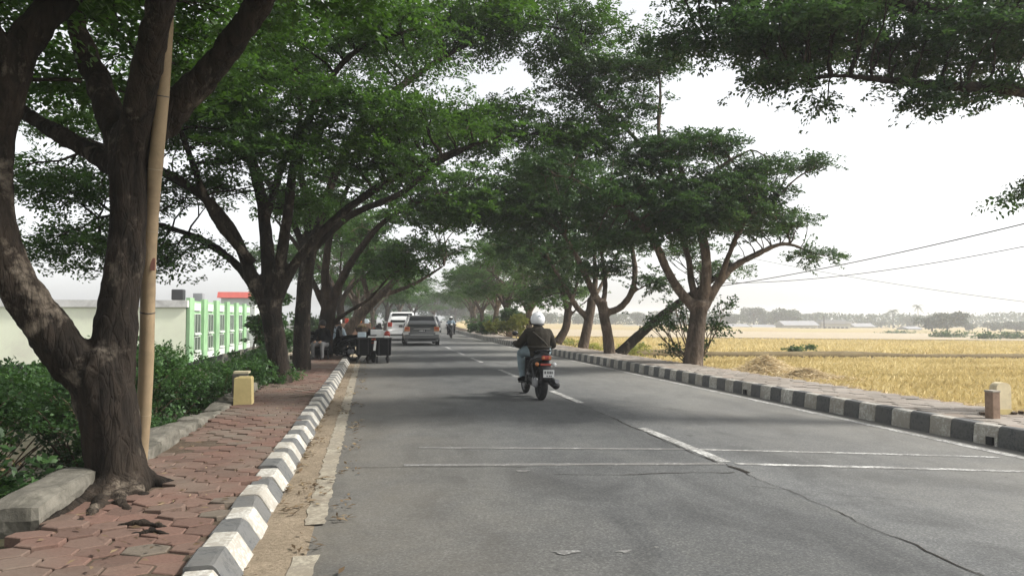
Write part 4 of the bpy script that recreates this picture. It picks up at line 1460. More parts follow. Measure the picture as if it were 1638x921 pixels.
# undergrowth beside the right-hand trees
leafy('shrub', 'open leafy shrub round the foot of the pale-barked tree on the right', (8.75, 20.1, .02), [(at(1060, 520, 20.3), (.62, .6, .45), 34), (at(1140, 530, 20.3), (.42, .5, .45), 32), (at(1075, 560, 20.2), (.5, .5, .25), 16), (at(1150, 495, 20.4), (.3, .4, .3), 12), (at(1090, 495, 20.5), (.5, .5, .3), 18)], 311, M_LEAF_R, L=(.06, .12), n_leaf=12, n_spray=2, sz=.2)
leafy('shrub', 'yellow-green bush at the field edge left of the rider', (10.0, 47, 0), [(at(800, 522, 46), (1.2, 1.2, .35), 60), (at(830, 515, 45), (.6, 1, .5), 40)], 312, M_SHRUB_Y, L=(.10, .17))
leafy('shrub', 'bright green bush next to the yellow-green one by the far kerb', (10.6, 55, 0), [(at(775, 524, 55), (1.3, 1.5, .4), 60), (at(815, 505, 55), (.8, 1, .7), 40)], 313, M_SHRUB, L=(.12, .2))
leafy('shrub', 'small round green bush in the ripe field, the nearer of two', (22.0, 37, -.9), [(at(1272, 561, 37), (.16, .25, .14), 16)], 314, M_SHRUB, L=(.07, .12))
leafy('shrub', 'tiny green bush in the ripe field, just right of the round one', (23.2, 39, -.9), [(at(1292, 556, 39), (.10, .15, .12), 9)], 315, M_SHRUB, L=(.07, .12))
for i, (x, y, h_, lab) in enumerate([(-3.6, 52, 1.3, 'bushy green growth behind the brown counter on the left'), (-3.0, 66, 1.6, 'bushy growth on the left verge past the white car'), (-1.4, 84, 1.8, 'bushy growth far along the left verge'), (3.5, 112, 2.2, 'green thicket where the left kerb vanishes'), (13.5, 92, 1.5, 'green thicket far along the field-side kerb'), (16.5, 122, 2.0, 'green thicket where the right kerb vanishes')]):
    leafy('roadside_bush', lab, (x, y, -.1), [((x, y, h_ * .55), (1.7 + y * .012, 2.2, h_ * .6), 60)], 370 + i, M_SHRUB if i % 2 else M_LEAF, 'shrub', L=(.16, .28), n_leaf=16, sz=.4, spread=.3)
for i, (u, v, Yd) in enumerate([(1010, 556, 30), (1000, 566, 28), (955, 556, 34), (915, 548, 40)]):
    p = at(u, v, Yd)
    leafy('weed_clump', ['olive weeds at the field edge under the slanting trunk', 'low weeds beside the foot of the slanting trunk', 'weeds behind the upright brown tree', 'weeds by the slender tree behind the rider'][i], (p.x, p.y, -.3), [(p, (.7, .6, .16), 18)], 330 + i, M_SHRUB_Y, cat='weeds', L=(.06, .12), n_leaf=14)

# ------------------------------------------------------------------ the ripe rice field
def sheet(name, quad, mat, z):
    (a, b, c, d) = [Vector((*q, 0)) for q in quad]
    V, Fc = [], []
    n = 24
    for i in range(n + 1):
        for k in range(5):
            p = a.lerp(b, i / n).lerp(d.lerp(c, i / n), k / 4)
            V.append((p.x, p.y, fz(p.x) + z))
    for i in range(n):
        for k in range(4):
            q = i * 5 + k
            Fc.append((q, q + 5, q + 6, q + 1))
    o = link(name, np_mesh(name, V, Fc), mat)
    o['kind'] = 'structure'
    return o


FZ = 0.0
sheet('rice_field', [(9.25, -4), (120, -14), (110, 32), (9.6, 34)], M_FIELD, FZ)
sheet('second_rice_field', [(9.8, 38), (105, 37), (150, 74), (12, 76)], M_FIELD, FZ + .02)
sheet('dry_field', [(14, 84), (330, 96), (330, 150), (20, 230)], M_PALE, FZ + .0)


def blades(name, label, n, fx, fy, h, wd, z0, mat, seed, lean=.35, field=True):
    rg = np.random.default_rng(seed)
    x, y = fx(rg, n), fy(rg, n)
    a = rg.uniform(0, 6.28, n)
    hh = rg.uniform(h[0], h[1], n)
    ln = rg.uniform(.1, lean * 2, n) * hh
    d = np.stack([np.cos(a), np.sin(a)], 1)
    s = np.stack([-np.sin(a), np.cos(a)], 1)
    ww = rg.uniform(wd[0], wd[1], n)
    b = np.stack([x, y, z0 + (-.5 - .014 * np.clip(x - 10, 0, 190) if field else 0 * x)], 1)
    V = np.empty((n, 4, 3))
    V[:, 0] = b
    V[:, 0, :2] -= s * (ww * .5)[:, None]
    V[:, 1] = b
    V[:, 1, :2] += s * (ww * .5)[:, None]
    V[:, 2] = b
    V[:, 2, :2] += d * (ln * .45)[:, None] + s * (ww * .5)[:, None]
    V[:, 2, 2] += hh * .75
    V[:, 3] = b
    V[:, 3, :2] += d * ln[:, None]
    V[:, 3, 2] += hh * .92
    o = link(name, np_mesh(name, V.reshape(-1, 3), np.arange(n * 4).reshape(-1, 4)), mat)
    return tag(o, label, 'rice', kind='stuff')


blades('rice_stalks', 'ripe golden rice stalks filling the near field', 140000, lambda r, n: 9.0 + 46 * r.power(.75, n), lambda r, n: r.uniform(3, 33.5, n), (.16, .38), (.009, .020), FZ - .05, M_RICE, 1)
blades('rice_stalks', 'ripe rice stalks of the second field behind the bund', 50000, lambda r, n: r.uniform(10.2, 95, n), lambda r, n: r.uniform(38.5, 73, n), (.2, .42), (.025, .06), FZ - .04, M_RICE, 2)
blades('stubble', 'grey-brown stubble strip between the two rice fields', 16000, lambda r, n: r.uniform(24, 90, n), lambda r, n: 36.5 + r.normal(0, 2.0, n), (.12, .26), (.04, .09), FZ - .02, M_STRAW, 3)
blades('verge_grass', 'dry grass on the slope below the far pavement', 9000, lambda r, n: r.uniform(8.38, 9.3, n), lambda r, n: r.uniform(5, 45, n), (.10, .26), (.012, .03), -.12, M_STRAW, 4, .5, False)
bund = MB()
P_ = [(9.4 + t * 3.6, 35.6 + .25 * math.sin(t * 1.7) - t * .03, fz(9.4 + t * 3.6) + .17) for t in range(0, 30)]
bund.tube(P_, [.30 + .10 * math.sin(i * 2.1) + .06 * math.sin(i * .7) for i in range(30)], 8, flat=.62)
tag(bund.build('field_bund', soil('bund_earth', (.10, .075, .04), (.19, .15, .08), 1.5), None, True), kind='structure')
# straw heaps
for i, (u, v, Yd, s, lab) in enumerate([(1225, 592, 18.5, 1.0, 'heap of cut pale straw at the field edge right of the pale-barked tree'), (1290, 600, 17.6, .8, 'smaller spread of straw to the right of the straw heap')]):
    p = gnd(u, v, -.25)
    rg = np.random.default_rng(40 + i)
    n = 2600
    r_ = np.abs(rg.normal(0, .55, n)) * s
    a = rg.uniform(0, 6.28, n)
    hgt = .55 * np.exp(-(r_ / (.6 * s)) ** 2) * (1 if i == 0 else .5)
    P3 = np.stack([p.x + 1.4 * r_ * np.cos(a), p.y + r_ * np.sin(a), -.42 + rg.uniform(0, 1, n) * hgt + .1], 1)
    az = rg.uniform(0, 6.28, n)
    V, Fc = leaf_arrays(P3, np.stack([np.cos(az), np.sin(az), rg.normal(0, .3, n)], 1), rg.normal(0, 1, (n, 3)) + np.array([0, 0, 1.5]), rg.uniform(.18, .4, n), np.full(n, .022))
    tag(link('straw_heap', np_mesh('straw_heap', V, Fc), M_STRAW), lab, 'straw heap', kind='stuff')

# ------------------------------------------------------------------ far side of the fields: trees, palms, houses
def far_tree(seed, wd, ht, round_=1.0):
    rg = np.random.default_rng(seed)
    root = empty('field_tree')
    n = 2600
    lobes = [(rg.uniform(-.6, .6) * wd, rg.uniform(-.5, .5) * wd, ht * rg.uniform(.30, .76), wd * rg.uniform(.30, .52)) for _ in range(8)]
    P3 = []
    for (x, y, z, r_) in lobes:
        v = rg.normal(0, 1, (n // 8, 3))
        v /= np.linalg.norm(v, axis=1, keepdims=True)
        v *= rg.uniform(.55, 1.05, (len(v), 1)) * r_
        v[:, 2] *= .72 * round_
        P3.append(v + np.array([x, y, z]))
    P3 = np.concatenate(P3)
    V, Fc = leaf_arrays(P3, rg.normal(0, 1, P3.shape), rg.normal(0, .8, P3.shape) + np.array([0, 0, .8]), rg.uniform(.35, .8, len(P3)) * wd / 5, rg.uniform(.3, .5, len(P3)) * wd / 5)
    link('crown', np_mesh('crown', V, Fc), M_FARLEAF, root)
    mb = MB().tube([(0, 0, -.5), (.1, 0, ht * .3), (0, .1, ht * .6)], [.4, .3, .15], 7)
    for k in range(4):
        mb.tube([(0.05, 0, ht * .3), (math.cos(k * 1.6) * wd * .4, math.sin(k * 1.6) * wd * .4, ht * .6)], [.2, .08], 6)
    mb.build('trunk', M_BARK2, root, fix=False)
    return root


ft = [far_tree(61, 6, 9), far_tree(62, 5, 11, 1.1), far_tree(63, 8, 11, .9)]
used_ft = set()
# (u of centre, top v, depth, prototype, label)
FT = [(1205, 486, 300, 1, 'tall narrow hazy tree standing above the far roofs left of the domed tree'),
      (1262, 492, 280, 2, 'wide domed hazy tree beyond the field, behind the pale sheds'),
      (1235, 498, 300, 0, 'hazy tree on the left flank of the domed tree'), (1175, 500, 290, 0, 'hazy tree just right of the pale-barked trunk on the horizon'),
      (1150, 502, 310, 2, 'hazy tree half hidden by the pale-barked trunk'), (1300, 500, 330, 0, 'hazy tree on the right flank of the domed tree'),
      (1345, 504, 340, 2, 'faint tree behind the long roof on the horizon'), (1385, 510, 330, 0, 'faint low tree right of the long roof'), (1410, 512, 320, 2, 'faint tree under the bushy palm'),
      (1452, 505, 300, 0, 'faint tree between the two palms'), (1490, 503, 190, 0, 'darker grey tree on the left of the broad pair beyond the field'), (1515, 497, 185, 2, 'broad dark rounded tree standing nearest beyond the field'),
      (1555, 516, 220, 0, 'low hazy tree right of the broad rounded tree'), (1580, 513, 230, 1, 'second low hazy tree right of the broad rounded tree'), (1600, 515, 210, 0, 'hazy tree near the right edge of the horizon'), (1625, 513, 205, 2, 'hazy tree at the right edge of the horizon'), (1650, 514, 205, 0, 'hazy tree cut by the right edge'),
      (600, 462, 190, 0, 'hazy tree closing the left side of the far end of the road'), (645, 466, 215, 2, 'hazy tree above the white car at the end of the road'), (690, 462, 230, 1, 'hazy tree above the grey car at the end of the road'), (728, 470, 240, 2, 'hazy tree above the oncoming rider at the end of the road'), (560, 468, 200, 2, 'hazy tree behind the slanting trunk at the far left'),
      (1020, 498, 300, 2, 'far hazy tree seen under the slanting trunk'), (1060, 496, 320, 0, 'far hazy tree seen just above the slanting trunk'), (985, 502, 300, 0, 'far hazy tree between the forked tree and slanting trunk'), (790, 490, 260, 1, 'far hazy tree in the gap left of the rider'), (812, 492, 270, 2, 'far hazy tree filling the gap above the rider'), (765, 500, 280, 0, 'far hazy tree where the right kerb vanishes'), (880, 500, 300, 0, 'far hazy tree behind the rider helmet'), (925, 503, 290, 2, 'far hazy tree behind the upright brown tree')]
for (u, v, Yd, k, lab) in FT:
    p = at(u, v, Yd)
    src = ft[k]
    o = src if k not in used_ft else copy_tree(src)
    used_ft.add(k)
    hgt = [9, 11, 11][k] * .96
    gz = fz(p.x) - .2
    s = max(.35, (p.z - gz) / hgt)
    gz = fz(p.x) - .2
    o.location = (p.x, Yd, gz)
    o.scale = (s * 1.35, s * 1.2, s)
    o.rotation_euler = (0, 0, rt.uniform(0, 6.28))
    tag(o, lab, 'tree', 'hazy trees beyond the field')

# the wood behind them reads as one grey mass
rg = np.random.default_rng(77)
n = 15000
wx = rg.uniform(30, 420, n)
wy = 330 + rg.normal(0, 8, n)
ridge = np.array([2.6 + 2.6 * mnoise.noise(Vector((x * .06, 1, 0))) + 1.8 * mnoise.noise(Vector((x * .21, 5, 0))) for x in wx])
wz = -3.4 + rg.uniform(0, 1, n) ** .7 * (ridge + 3.6)
V, Fc = leaf_arrays(np.stack([wx, wy, wz], 1), rg.normal(0, 1, (n, 3)), rg.normal(0, .8, (n, 3)) + np.array([0, -.5, .6]), rg.uniform(.9, 1.9, n), rg.uniform(.6, 1.2, n))
tag(link('far_wood', np_mesh('far_wood', V, Fc), M_FARLEAF), 'grey hazy belt of woodland along the horizon beyond the fields', 'wood', kind='stuff')


def palm(u, v, Yd, lab, r_=2.6, seed=1, dense=16):
    top = at(u, v, Yd)
    root = tag(empty('palm_tree', (top.x, Yd, fz(top.x) - .2)), lab, 'palm tree', 'palms on the horizon')
    h = top.z - fz(top.x) + .2
    MB().tube([(0, 0, 0), (.15, 0, h * .5), (0, 0, h)], [.22, .16, .13], 7).build('trunk', M_BARK2, root)
    rr = random.Random(seed)
    mb = MB()
    for k in range(dense):
        a = k * 2.4
        e = rr.uniform(-.5, 1.0)
        L = r_ * rr.uniform(.8, 1.1)
        pts = []
        for t in (0, .25, .5, .75, 1):
            pts.append(Vector((math.cos(a) * L * t * math.cos(e * .6), math.sin(a) * L * t * math.cos(e * .6), h + L * (math.sin(e) * t - .75 * t * t))))
        for i in range(4):
            d = (pts[i + 1] - pts[i]).normalized()
            s = d.cross(Vector((0, 0, 1))).normalized()
            for j in range(3):
                q = pts[i].lerp(pts[i + 1], j / 3)
                for sg in (-1, 1):
                    e_ = q + s * sg * .55 + d * .3 - Vector((0, 0, .28))
                    mb.add([q, q + d * .16, e_], [(0, 1, 2)])
    mb.build('fronds', M_FARLEAF, root, fix=False)


palm(1468, 489, 270, 'slim tall palm on the horizon left of the broad rounded tree', 2.7, 1)
palm(1428, 497, 280, 'bushy palm on the horizon left of the slim palm', 3.0, 2, 30)


def house(u0, u1, vt, vb, Yd, lab, roof='flat', wall_m=M_FARWALL, roof_m=M_ROOFGREY, nwin=5):
    a, b = at(u0, vt, Yd), at(u1, vb, Yd)
    root = tag(empty('field_building', ((a.x + b.x) / 2, Yd + 3, b.z)), lab, 'building', 'low buildings beyond the field')
    wd, h = b.x - a.x, a.z - b.z
    MB().box((0, 0, h * .31), (wd * .94, 6, h * .62)).build('wall', wall_m, root)
    if roof == 'gable':
        MB().prism([(-3.6, h * .60), (3.6, h * .60), (0, h)], -wd / 2, wd / 2, 'x').build('roof', roof_m, root)
    else:
        MB().box((0, 0, h * .72), (wd, 7.2, h * .2)).box((0, 0, h * .86), (wd * .7, 5, h * .12)).build('roof', roof_m, root)
    for k in range(nwin):
        x = -wd * .42 + wd * .84 * (k + .5) / nwin
        MB().box((x, -3.0, h * .27), (wd * .5 / nwin, .12, h * .26)).build('opening', M_FARDARK, root)


house(1253, 1310, 513, 531, 250, 'long pale shed with grey roof in front of the domed tree', 'gable')
house(1312, 1362, 510, 531, 255, 'flat-roofed pale building right of the long shed beside the mast', 'flat', nwin=6)
house(1168, 1200, 518, 529, 270, 'small hazy house right of the pale-barked trunk', 'gable', nwin=2)
house(1204, 1248, 519, 530, 275, 'low hazy shed left of the long pale shed', 'gable', nwin=3)
house(1254, 1270, 505, 516, 290, 'pale upper gable peeking over the long shed', 'gable', M_WHITEWALL, nwin=1)
house(1366, 1400, 517, 530, 300, 'faint low house right of the flat-roofed building', 'gable', nwin=2)
house(1452, 1476, 522, 532, 240, 'dark low hut at the foot of the slim palm', 'gable', M_FARDARK, M_ROOFGREY, nwin=1)
house(1000, 1040, 520, 529, 260, 'hazy shed seen under the slanting trunk', 'gable', nwin=3)
p = at(1318, 505, 240)
tag(MB().tube([(p.x, 240, -3.3), (p.x, 240, p.z)], .22, 8).build('mast', M_DKMETAL), 'thin dark mast between the two pale sheds on the horizon', 'mast')
# green hedge rows at the far edge of the field
for i, (u0, u1, v, Yd, lab) in enumerate([(1480, 1560, 537, 105, 'low dark hedge below the broad rounded tree'), (1400, 1480, 534, 150, 'faint green hedge left of the dark one'), (1565, 1590, 540, 95, 'single round green bush at the far field edge on the right'), (1595, 1650, 538, 98, 'green hedge at the right edge of the far field')]):
    a, b = at(u0, v, Yd), at(u1, v, Yd)
    wd = (b.x - a.x) / 2
    leafy('hedge', lab, ((a.x + b.x) / 2, Yd, a.z - .8), [(((a.x + b.x) / 2, Yd, a.z), (wd, 1.2, .7), int(28 + wd * 10))], 350 + i, M_SHRUB, 'hedge', L=(.22, .38), n_leaf=12, sz=.6, spread=.4, n_spray=2)

# ------------------------------------------------------------------ mint and cream building on the left, below road level
bx0, by0, by1 = -16.3, 72.0, 108.0
top, bot = CAM_H + 1.55, CAM_H - 3.95
bl = tag(empty('flat_roofed_building', (bx0, by0, -4.2)), 'long flat-roofed building with blank cream end wall and mint green window front', 'building')
h = top - bot


def bp(mb, name, mat, parent=bl, **k):
    return mb.build(name, mat, parent, **k)


z0 = bot + 4.2
bp(MB().box((-22, .15, z0 + h / 2 - .3), (44, .3, h - .6)), 'cream_wall', M_CREAM)
bp(MB().box((-22.1, .1, z0 + h - .32), (44.6, .7, .62)), 'parapet', M_CREAMTOP)
bp(MB().box((-.2, 18, z0 + h / 2), (.4, 35.9, h)), 'front_wall', M_GREEN)
bp(MB().box((-22, 18.2, z0 + h - .5), (43.4, 35.0, .2)), 'roof', M_ROOFGREY)
nb = 6
for k in range(nb):
    yc = 3.6 + k * 5.9
    pl = bp(MB().box((.12, yc - 2.45, z0 + h / 2 + .1), (.34, 1.7, h + .25)), 'pilaster', M_GREEN)
    bp(MB().box((.06, yc + .5, z0 + h - .55), (.16, 2.6, .7)), 'lintel_panel', M_WHITEWALL)
    bp(MB().box((.06, yc + .5, z0 + .32), (.16, 3.8, .64)), 'spandrel_panel', M_WHITEWALL)
    for r_, (zc, hh) in enumerate(((z0 + h * .62, 1.75), (z0 + h * .28, 1.25))):
        wdo = bp(MB().box((.06, yc + .5, zc), (.16, 2.4, hh)), 'window', M_WINDOW)
        fr = MB()
        for s in (-1, 0, 1):
            fr.box((.15, yc + .5 + s * 1.18, zc), (.06, .05, hh))
        for s in (-1, 1):
            fr.box((.15, yc + .5, zc + s * hh / 2), (.06, 2.4, .05))
        fr.build('frame', M_WHITEWALL, wdo)
        MB().box((.14, yc + .5, zc - hh / 2 - .12), (.22, 2.6, .14)).build('sill', M_WHITEWALL, wdo)
for k in range(7):
    bp(MB().box((-.4, 1.0 + k * 5.8, z0 - 1.2), (.5, .5, 2.4)), 'stilt', M_CONC)
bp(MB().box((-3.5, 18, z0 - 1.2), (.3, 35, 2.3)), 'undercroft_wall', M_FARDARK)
tank = tag(MB().box((bx0 - .9, by0 + 1.2, top + .5), (1.0, 1.0, .95), bev=.08).build('water_tank', M_BLACK), 'small black tank on the roof corner of the mint building', 'tank')
tag(MB().box((bx0 - .6, by0 + 8, top + .42), (.9, 1.0, .85), bev=.05).build('roof_box', M_ROOFGREY), 'grey box on the roof of the mint building', 'roof box')
p = at(381, 463, 150)
rr_ = tag(empty('red_roof_house', (p.x, 150, -4.2)), 'distant house whose red roof shows above the mint building', 'house')
MB().box((0, 3, 4.6), (6, 6, 9.2)).build('wall', M_WHITEWALL, rr_)
MB().prism([(-.8, 9.3), (6.8, 9.3), (6.0, 10.4), (0, 10.4)], -3.6, 3.6, 'x').build('roof', M_ROOFRED, rr_)

# ------------------------------------------------------------------ tan pole, blocks, wires
pb = at(221, 760, 7.0)
pb.z = .08
ptop = at(266, -12, 6.22)
pole = tag(empty('pole', pb), 'leaning tan bamboo-like pole right behind the forked tree', 'pole')
mb = MB()
pts, rad = [], []
N = 46
for i in range(N):
    t = i / (N - 1)
    q = Vector((0, 0, 0)).lerp(ptop - pb, t) + Vector((.015 * math.sin(t * 9), 0, 0))
    pts.append(q)
    rad.append(.060 - .008 * t + (.002 if i % 6 == 0 else 0))
mb.tube(pts, rad, 16).build('shaft', M_POLE, pole, True)
for t in (.14, .36, .53, .655, .80):
    q = (ptop - pb) * t
    d = (ptop - pb).normalized() * .012
    q = q + Vector((.015 * math.sin(t * 9), 0, 0))
    MB().tube([q - d, q, q + d], [.052, .0635 - .008 * t, .052], 16).build('node_ring', M_DKMETAL if t in (.36, .80) else M_POLEPALE, pole, True)
q = (ptop - pb) * .46
MB().box(q + Vector((.030, -.046, 0)), (.035, .012, .10)).build('red_sticker', plain('faded_red', (.22, .10, .075), .8), pole)

yb = tag(empty('marker_block', (-1.89, 12.05, SW_Z - .02)), 'yellow painted concrete block on the left pavement beside the edging wall', 'marker block')
MB().box((0, 0, .21), (.265, .24, .42), taper=.93, bev=.005).build('block', M_YEL, yb)
MB().box((.02, .0, .42), (.19, .18, .03), bev=.004).build('top_slab', M_YEL, yb)
gb = tag(empty('concrete_stub', (-2.02, 12.55, SW_Z - .02)), 'weathered pale concrete stub right behind the yellow block', 'marker block')
MB().box((0, 0, .22), (.22, .2, .46), bev=.008).build('stub', M_CONC, gb)
MB().box((.02, 0, .465), (.23, .19, .035), bev=.005).build('cap', M_PALEYEL, gb)
p1 = gnd(1588, 668, SWR_Z)
o = tag(empty('bare_post', (p1.x, p1.y, SWR_Z - .03)), 'short bare brown concrete post on the right pavement, left of the rounded one', 'marker post')
MB().box((0, 0, .17), (.105, .13, .36), bev=.008).build('shaft', M_BRICKISH, o)
MB().box((0, 0, .355), (.112, .138, .02), bev=.004).build('cap', M_KC, o)
p2 = gnd(1613, 663, SWR_Z)
o = tag(empty('rounded_post', (p2.x, p2.y + .12, SWR_Z - .03)), 'wider pale yellow post with rounded top on the right pavement', 'marker post')
prof = [(-.105, 0), (.105, 0), (.105, .36)] + [(.105 * math.cos(a), .36 + .07 * math.sin(a)) for a in np.linspace(.2, math.pi - .2, 9)] + [(-.105, .36)]
MB().prism(prof, -.06, .06, 'y').build('shaft', M_PALEYEL, o)
MB().prism([(x * 1.06, z * .25) for x, z in [(-.105, 0), (.105, 0), (.105, .36), (-.105, .36)]], -.066, .066, 'y').build('foot', M_YEL, o)
rub = MB()
for i in range(14):
    rub.box((p2.x + rp.uniform(-.35, .45), p2.y + rp.uniform(-.1, .16), SWR_Z + .015), (rp.uniform(.03, .09), rp.uniform(.03, .07), rp.uniform(.02, .04)), Matrix.Rotation(rp.uniform(0, 3), 3, 'Z'))
tag(rub.build('rubble', M_SOIL), 'broken soil crumbs at the foot of the two short posts', 'rubble', kind='stuff')


def cable(a, b, sag, r_, lab):
    a, b = Vector(a), Vector(b)
    P_ = [a.lerp(b, t) - Vector((0, 0, sag * 4 * t * (1 - t))) for t in np.linspace(0, 1, 30)]
    tag(MB().tube(P_, r_, 5).build('cable', M_WIRE), lab, 'cable', 'overhead cables on the right')


A0, A1 = at(1120, 462, 44), at(1760, 328, 20)
cable(A0, A1, .25, .022, 'thickest dark cable rising to the right from the pale-barked tree')
cable(at(1130, 452, 44), at(1800, 360, 20), .55, .016, 'second cable rising to the right just below the thick one')
cable(at(1120, 395, 60), at(1800, 500, 40), .5, .016, 'thin faint cable sagging down to the right edge')
p = at(1121, 450, 44)
up = tag(empty('utility_pole', (p.x, 44, -.5)), 'utility pole hidden behind the pale-barked tree', 'utility pole')
MB().tube([(0, 0, 0), (0, 0, 5.4)], [.12, .09], 8).build('shaft', M_CONC, up)
MB().box((0, 0, 5.0), (1.4, .1, .1)).build('crossarm', M_DKMETAL, up)

# ------------------------------------------------------------------ motorcycles and riders
def wheel(parent, loc, rad=.29, wd=.10, name='wheel'):
    Mx = Matrix.Rotation(math.pi / 2, 4, 'Y')
    wh = empty(name, loc, parent=parent)
    prof = [(rad - .075, -wd * .42), (rad - .03, -wd * .5), (rad - .006, -wd * .3), (rad, 0), (rad - .006, wd * .3), (rad - .03, wd * .5), (rad - .075, wd * .42)]
    MB().lathe(prof, 32, Mx, closed=True).build('tyre', M_TYRE, wh, True)
    mb = MB().lathe([(rad - .085, -.03), (rad - .068, -.04), (rad - .068, .04), (rad - .085, .03)], 28, Mx, closed=True)
    mb.lathe([(.05, -.06), (.05, .06)], 14, Mx)
    for k in range(5):
        a = k * 2 * math.pi / 5
        mb.tube([(0, .04 * math.cos(a), .04 * math.sin(a)), (0, (rad - .08) * math.cos(a), (rad - .08) * math.sin(a))], .014, 6)
    mb.build('rim', M_DKMETAL, wh)
    return wh


def motorcycle(loc, rz, lab, body=M_BLACK, accent=M_METAL, lean=0.0, group=None, plate=True, name='motorcycle', parked=False):
    """scooter-style underbone, x right, y forward, rear axle at y = 0"""
    root = tag(empty(name, loc, rz), lab, 'motorcycle', group)
    root.rotation_euler = (0, lean, rz)
    wheel(root, (0, 0, .29), .29, .115, 'rear_wheel')
    wheel(root, (0, 1.24, .29), .29, .085, 'front_wheel')
    # tail and side panels: lofted
    mb = MB()
    st = [(-.30, .06, .70, .80), (-.18, .10, .63, .83), (.05, .135, .56, .80), (.30, .15, .48, .74), (.52, .13, .40, .62), (.62, .09, .34, .48)]
    ring = 10
    vs, fs = [], []
    for (y, hw, zl, zh) in st:
        for k in range(ring):
            a = 2 * math.pi * k / ring
            vs.append((hw * math.copysign(abs(math.cos(a)) ** .7, math.cos(a)), y, (zl + zh) / 2 + (zh - zl) / 2 * math.copysign(abs(math.sin(a)) ** .7, math.sin(a))))
    for i in range(len(st) - 1):
        for k in range(ring):
            a, b = i * ring + k, i * ring + (k + 1) % ring
            fs.append((a, b, b + ring, a + ring))
    fs += [tuple(range(ring)), tuple(range(len(vs) - 1, len(vs) - ring - 1, -1))]
    auto_smooth(mb.add(vs, fs).build('tail_body', body, root), 50)
    for s in (-1, 1):
        MB().tube([(s * .125, -.16, .74), (s * .158, .10, .68), (s * .16, .38, .55)], [.007, .017, .007], 6, flat=.4).build('side_trim', accent, root, True)
    MB().tube([(0, -.14, .80), (0, .12, .80), (0, .42, .765), (0, .66, .76)], [.10, .145, .13, .075], 12, flat=.42).build('seat', M_CLOTHBLACK, root, True)
    # tail light, indicators, plate bracket
    MB().box((0, -.325, .735), (.17, .06, .075), bev=.02).build('tail_light', M_RED, root)
    for s in (-1, 1):
        MB().box((s * .055, -.357, .735), (.045, .012, .04), bev=.01).build('light_lens', M_ORANGE, root)
        MB().ball((s * .15, -.29, .625), .036, 10, 6).build('indicator', M_WHITEP if s > 0 else M_ORANGE, root, True)
        MB().tube([(s * .03, -.27, .625), (s * .14, -.285, .625)], .010, 6).build('indicator_stalk', M_BLACK, root)
    MB().box((0, -.285, .62), (.19, .03, .035), bev=.008).build('reflector_bar', M_RED, root)
    MB().tube([(0, -.22, .68), (0, -.33, .55), (0, -.37, .40), (0, -.35, .33)], [.075, .085, .075, .06], 8, flat=.16).build('rear_fender', M_BLACK, root, True)
    if plate:
        pl = MB().box((.035, -.375, .475), (.185, .012, .125)).build('number_plate', M_PLATE, root)
        mk = MB()
        for i, (x, ww) in enumerate(((-.052, .026), (-.012, .016), (.014, .022), (.046, .026), (.074, .014))):
            mk.box((.022 + x, -.3835, .495), (ww * .8, .005, .045))
        for x in (-.03, .012, .04):
            mk.box((.035 + x, -.3835, .437), (.018, .005, .022))
        o = mk.build('plate_marks', M_PRINT, pl)
        o['kind'] = 'stuff'
    # grab rail
    MB().tube([(-.10, .08, .81), (-.115, -.16, .85), (-.07, -.27, .86), (.07, -.27, .86), (.115, -.16, .85), (.10, .08, .81)], .012, 7).build('grab_rail', M_DKMETAL, root, True)
    # muffler, swingarm, shocks, engine
    MB().lathe([(.03, -.30), (.066, -.27), (.072, .18), (.045, .30), (.022, .36)], 14, Matrix.Translation((.20, .02, .305)) @ Matrix.Rotation(R(-82), 4, 'X') @ Matrix.Scale(1, 4)).build('muffler', M_BLACK, root, True)
    MB().lathe([(.035, 0), (.035, .012)], 12, Matrix.Translation((.20, -.285, .346)) @ Matrix.Rotation(R(90), 4, 'X')).build('muffler_tip', M_METAL, root)
    MB().tube([(.20, .3, .26), (.14, .55, .2), (.05, .75, .25)], .022, 8).build('exhaust_pipe', M_METAL, root, True)
    MB().tube([(-.10, 0, .29), (-.11, .5, .34)], .03, 8).tube([(.10, 0, .29), (.11, .5, .34)], .03, 8).tube([(-.11, .5, .34), (.11, .5, .34)], .03, 8).build('swingarm', M_DKMETAL, root)
    MB().box((-.10, .06, .30), (.07, .22, .17), bev=.03).build('gear_case', M_METAL, root)
    for s in (-1, 1):
        MB().tube([(s * .115, .02, .33), (s * .13, .14, .62)], .022, 8).build('shock_absorber', M_DKMETAL, root)
    MB().box((0, .60, .33), (.22, .34, .24), bev=.05).lathe([(.09, -.14), (.09, .14)], 14, Matrix.Translation((0, .60, .30)) @ Matrix.Rotation(math.pi / 2, 4, 'Y')).build('engine', M_DKMETAL, root)
    for s in (-1, 1):
        MB().tube([(s * .08, .48, .28), (s * .30, .48, .275)], .016, 7).build('foot_peg', M_BLACK, root)
    # front: leg shield, fork, handlebar
    vs = []
    for (y, hw, z) in ((.86, .10, .30), (.98, .19, .52), (1.00, .20, .70), (.98, .12, .92)):
        vs += [(-hw, y - .06, z), (0, y + .08, z), (hw, y - .06, z)]
    fs = []
    for i in range(3):
        for k in range(2):
            a = i * 3 + k
            fs.append((a, a + 1, a + 4, a + 3))
    mb = MB().add(vs, fs)
    mb.add([(x, y + .025, z) for x, y, z in vs], [tuple(reversed(f)) for f in fs])
    mb.build('leg_shield', body, root, True, fix=False)
    MB().tube([(0, .62, .40), (0, .80, .46), (0, .92, .62)], [.10, .09, .07], 8).build('frame_cover', body, root, True)
    MB().tube([(-.06, 1.24, .29), (-.065, 1.06, .72)], .02, 8).tube([(.06, 1.24, .29), (.065, 1.06, .72)], .02, 8).tube([(0, 1.06, .7), (0, .98, .95)], .03, 8).build('fork', M_DKMETAL, root)
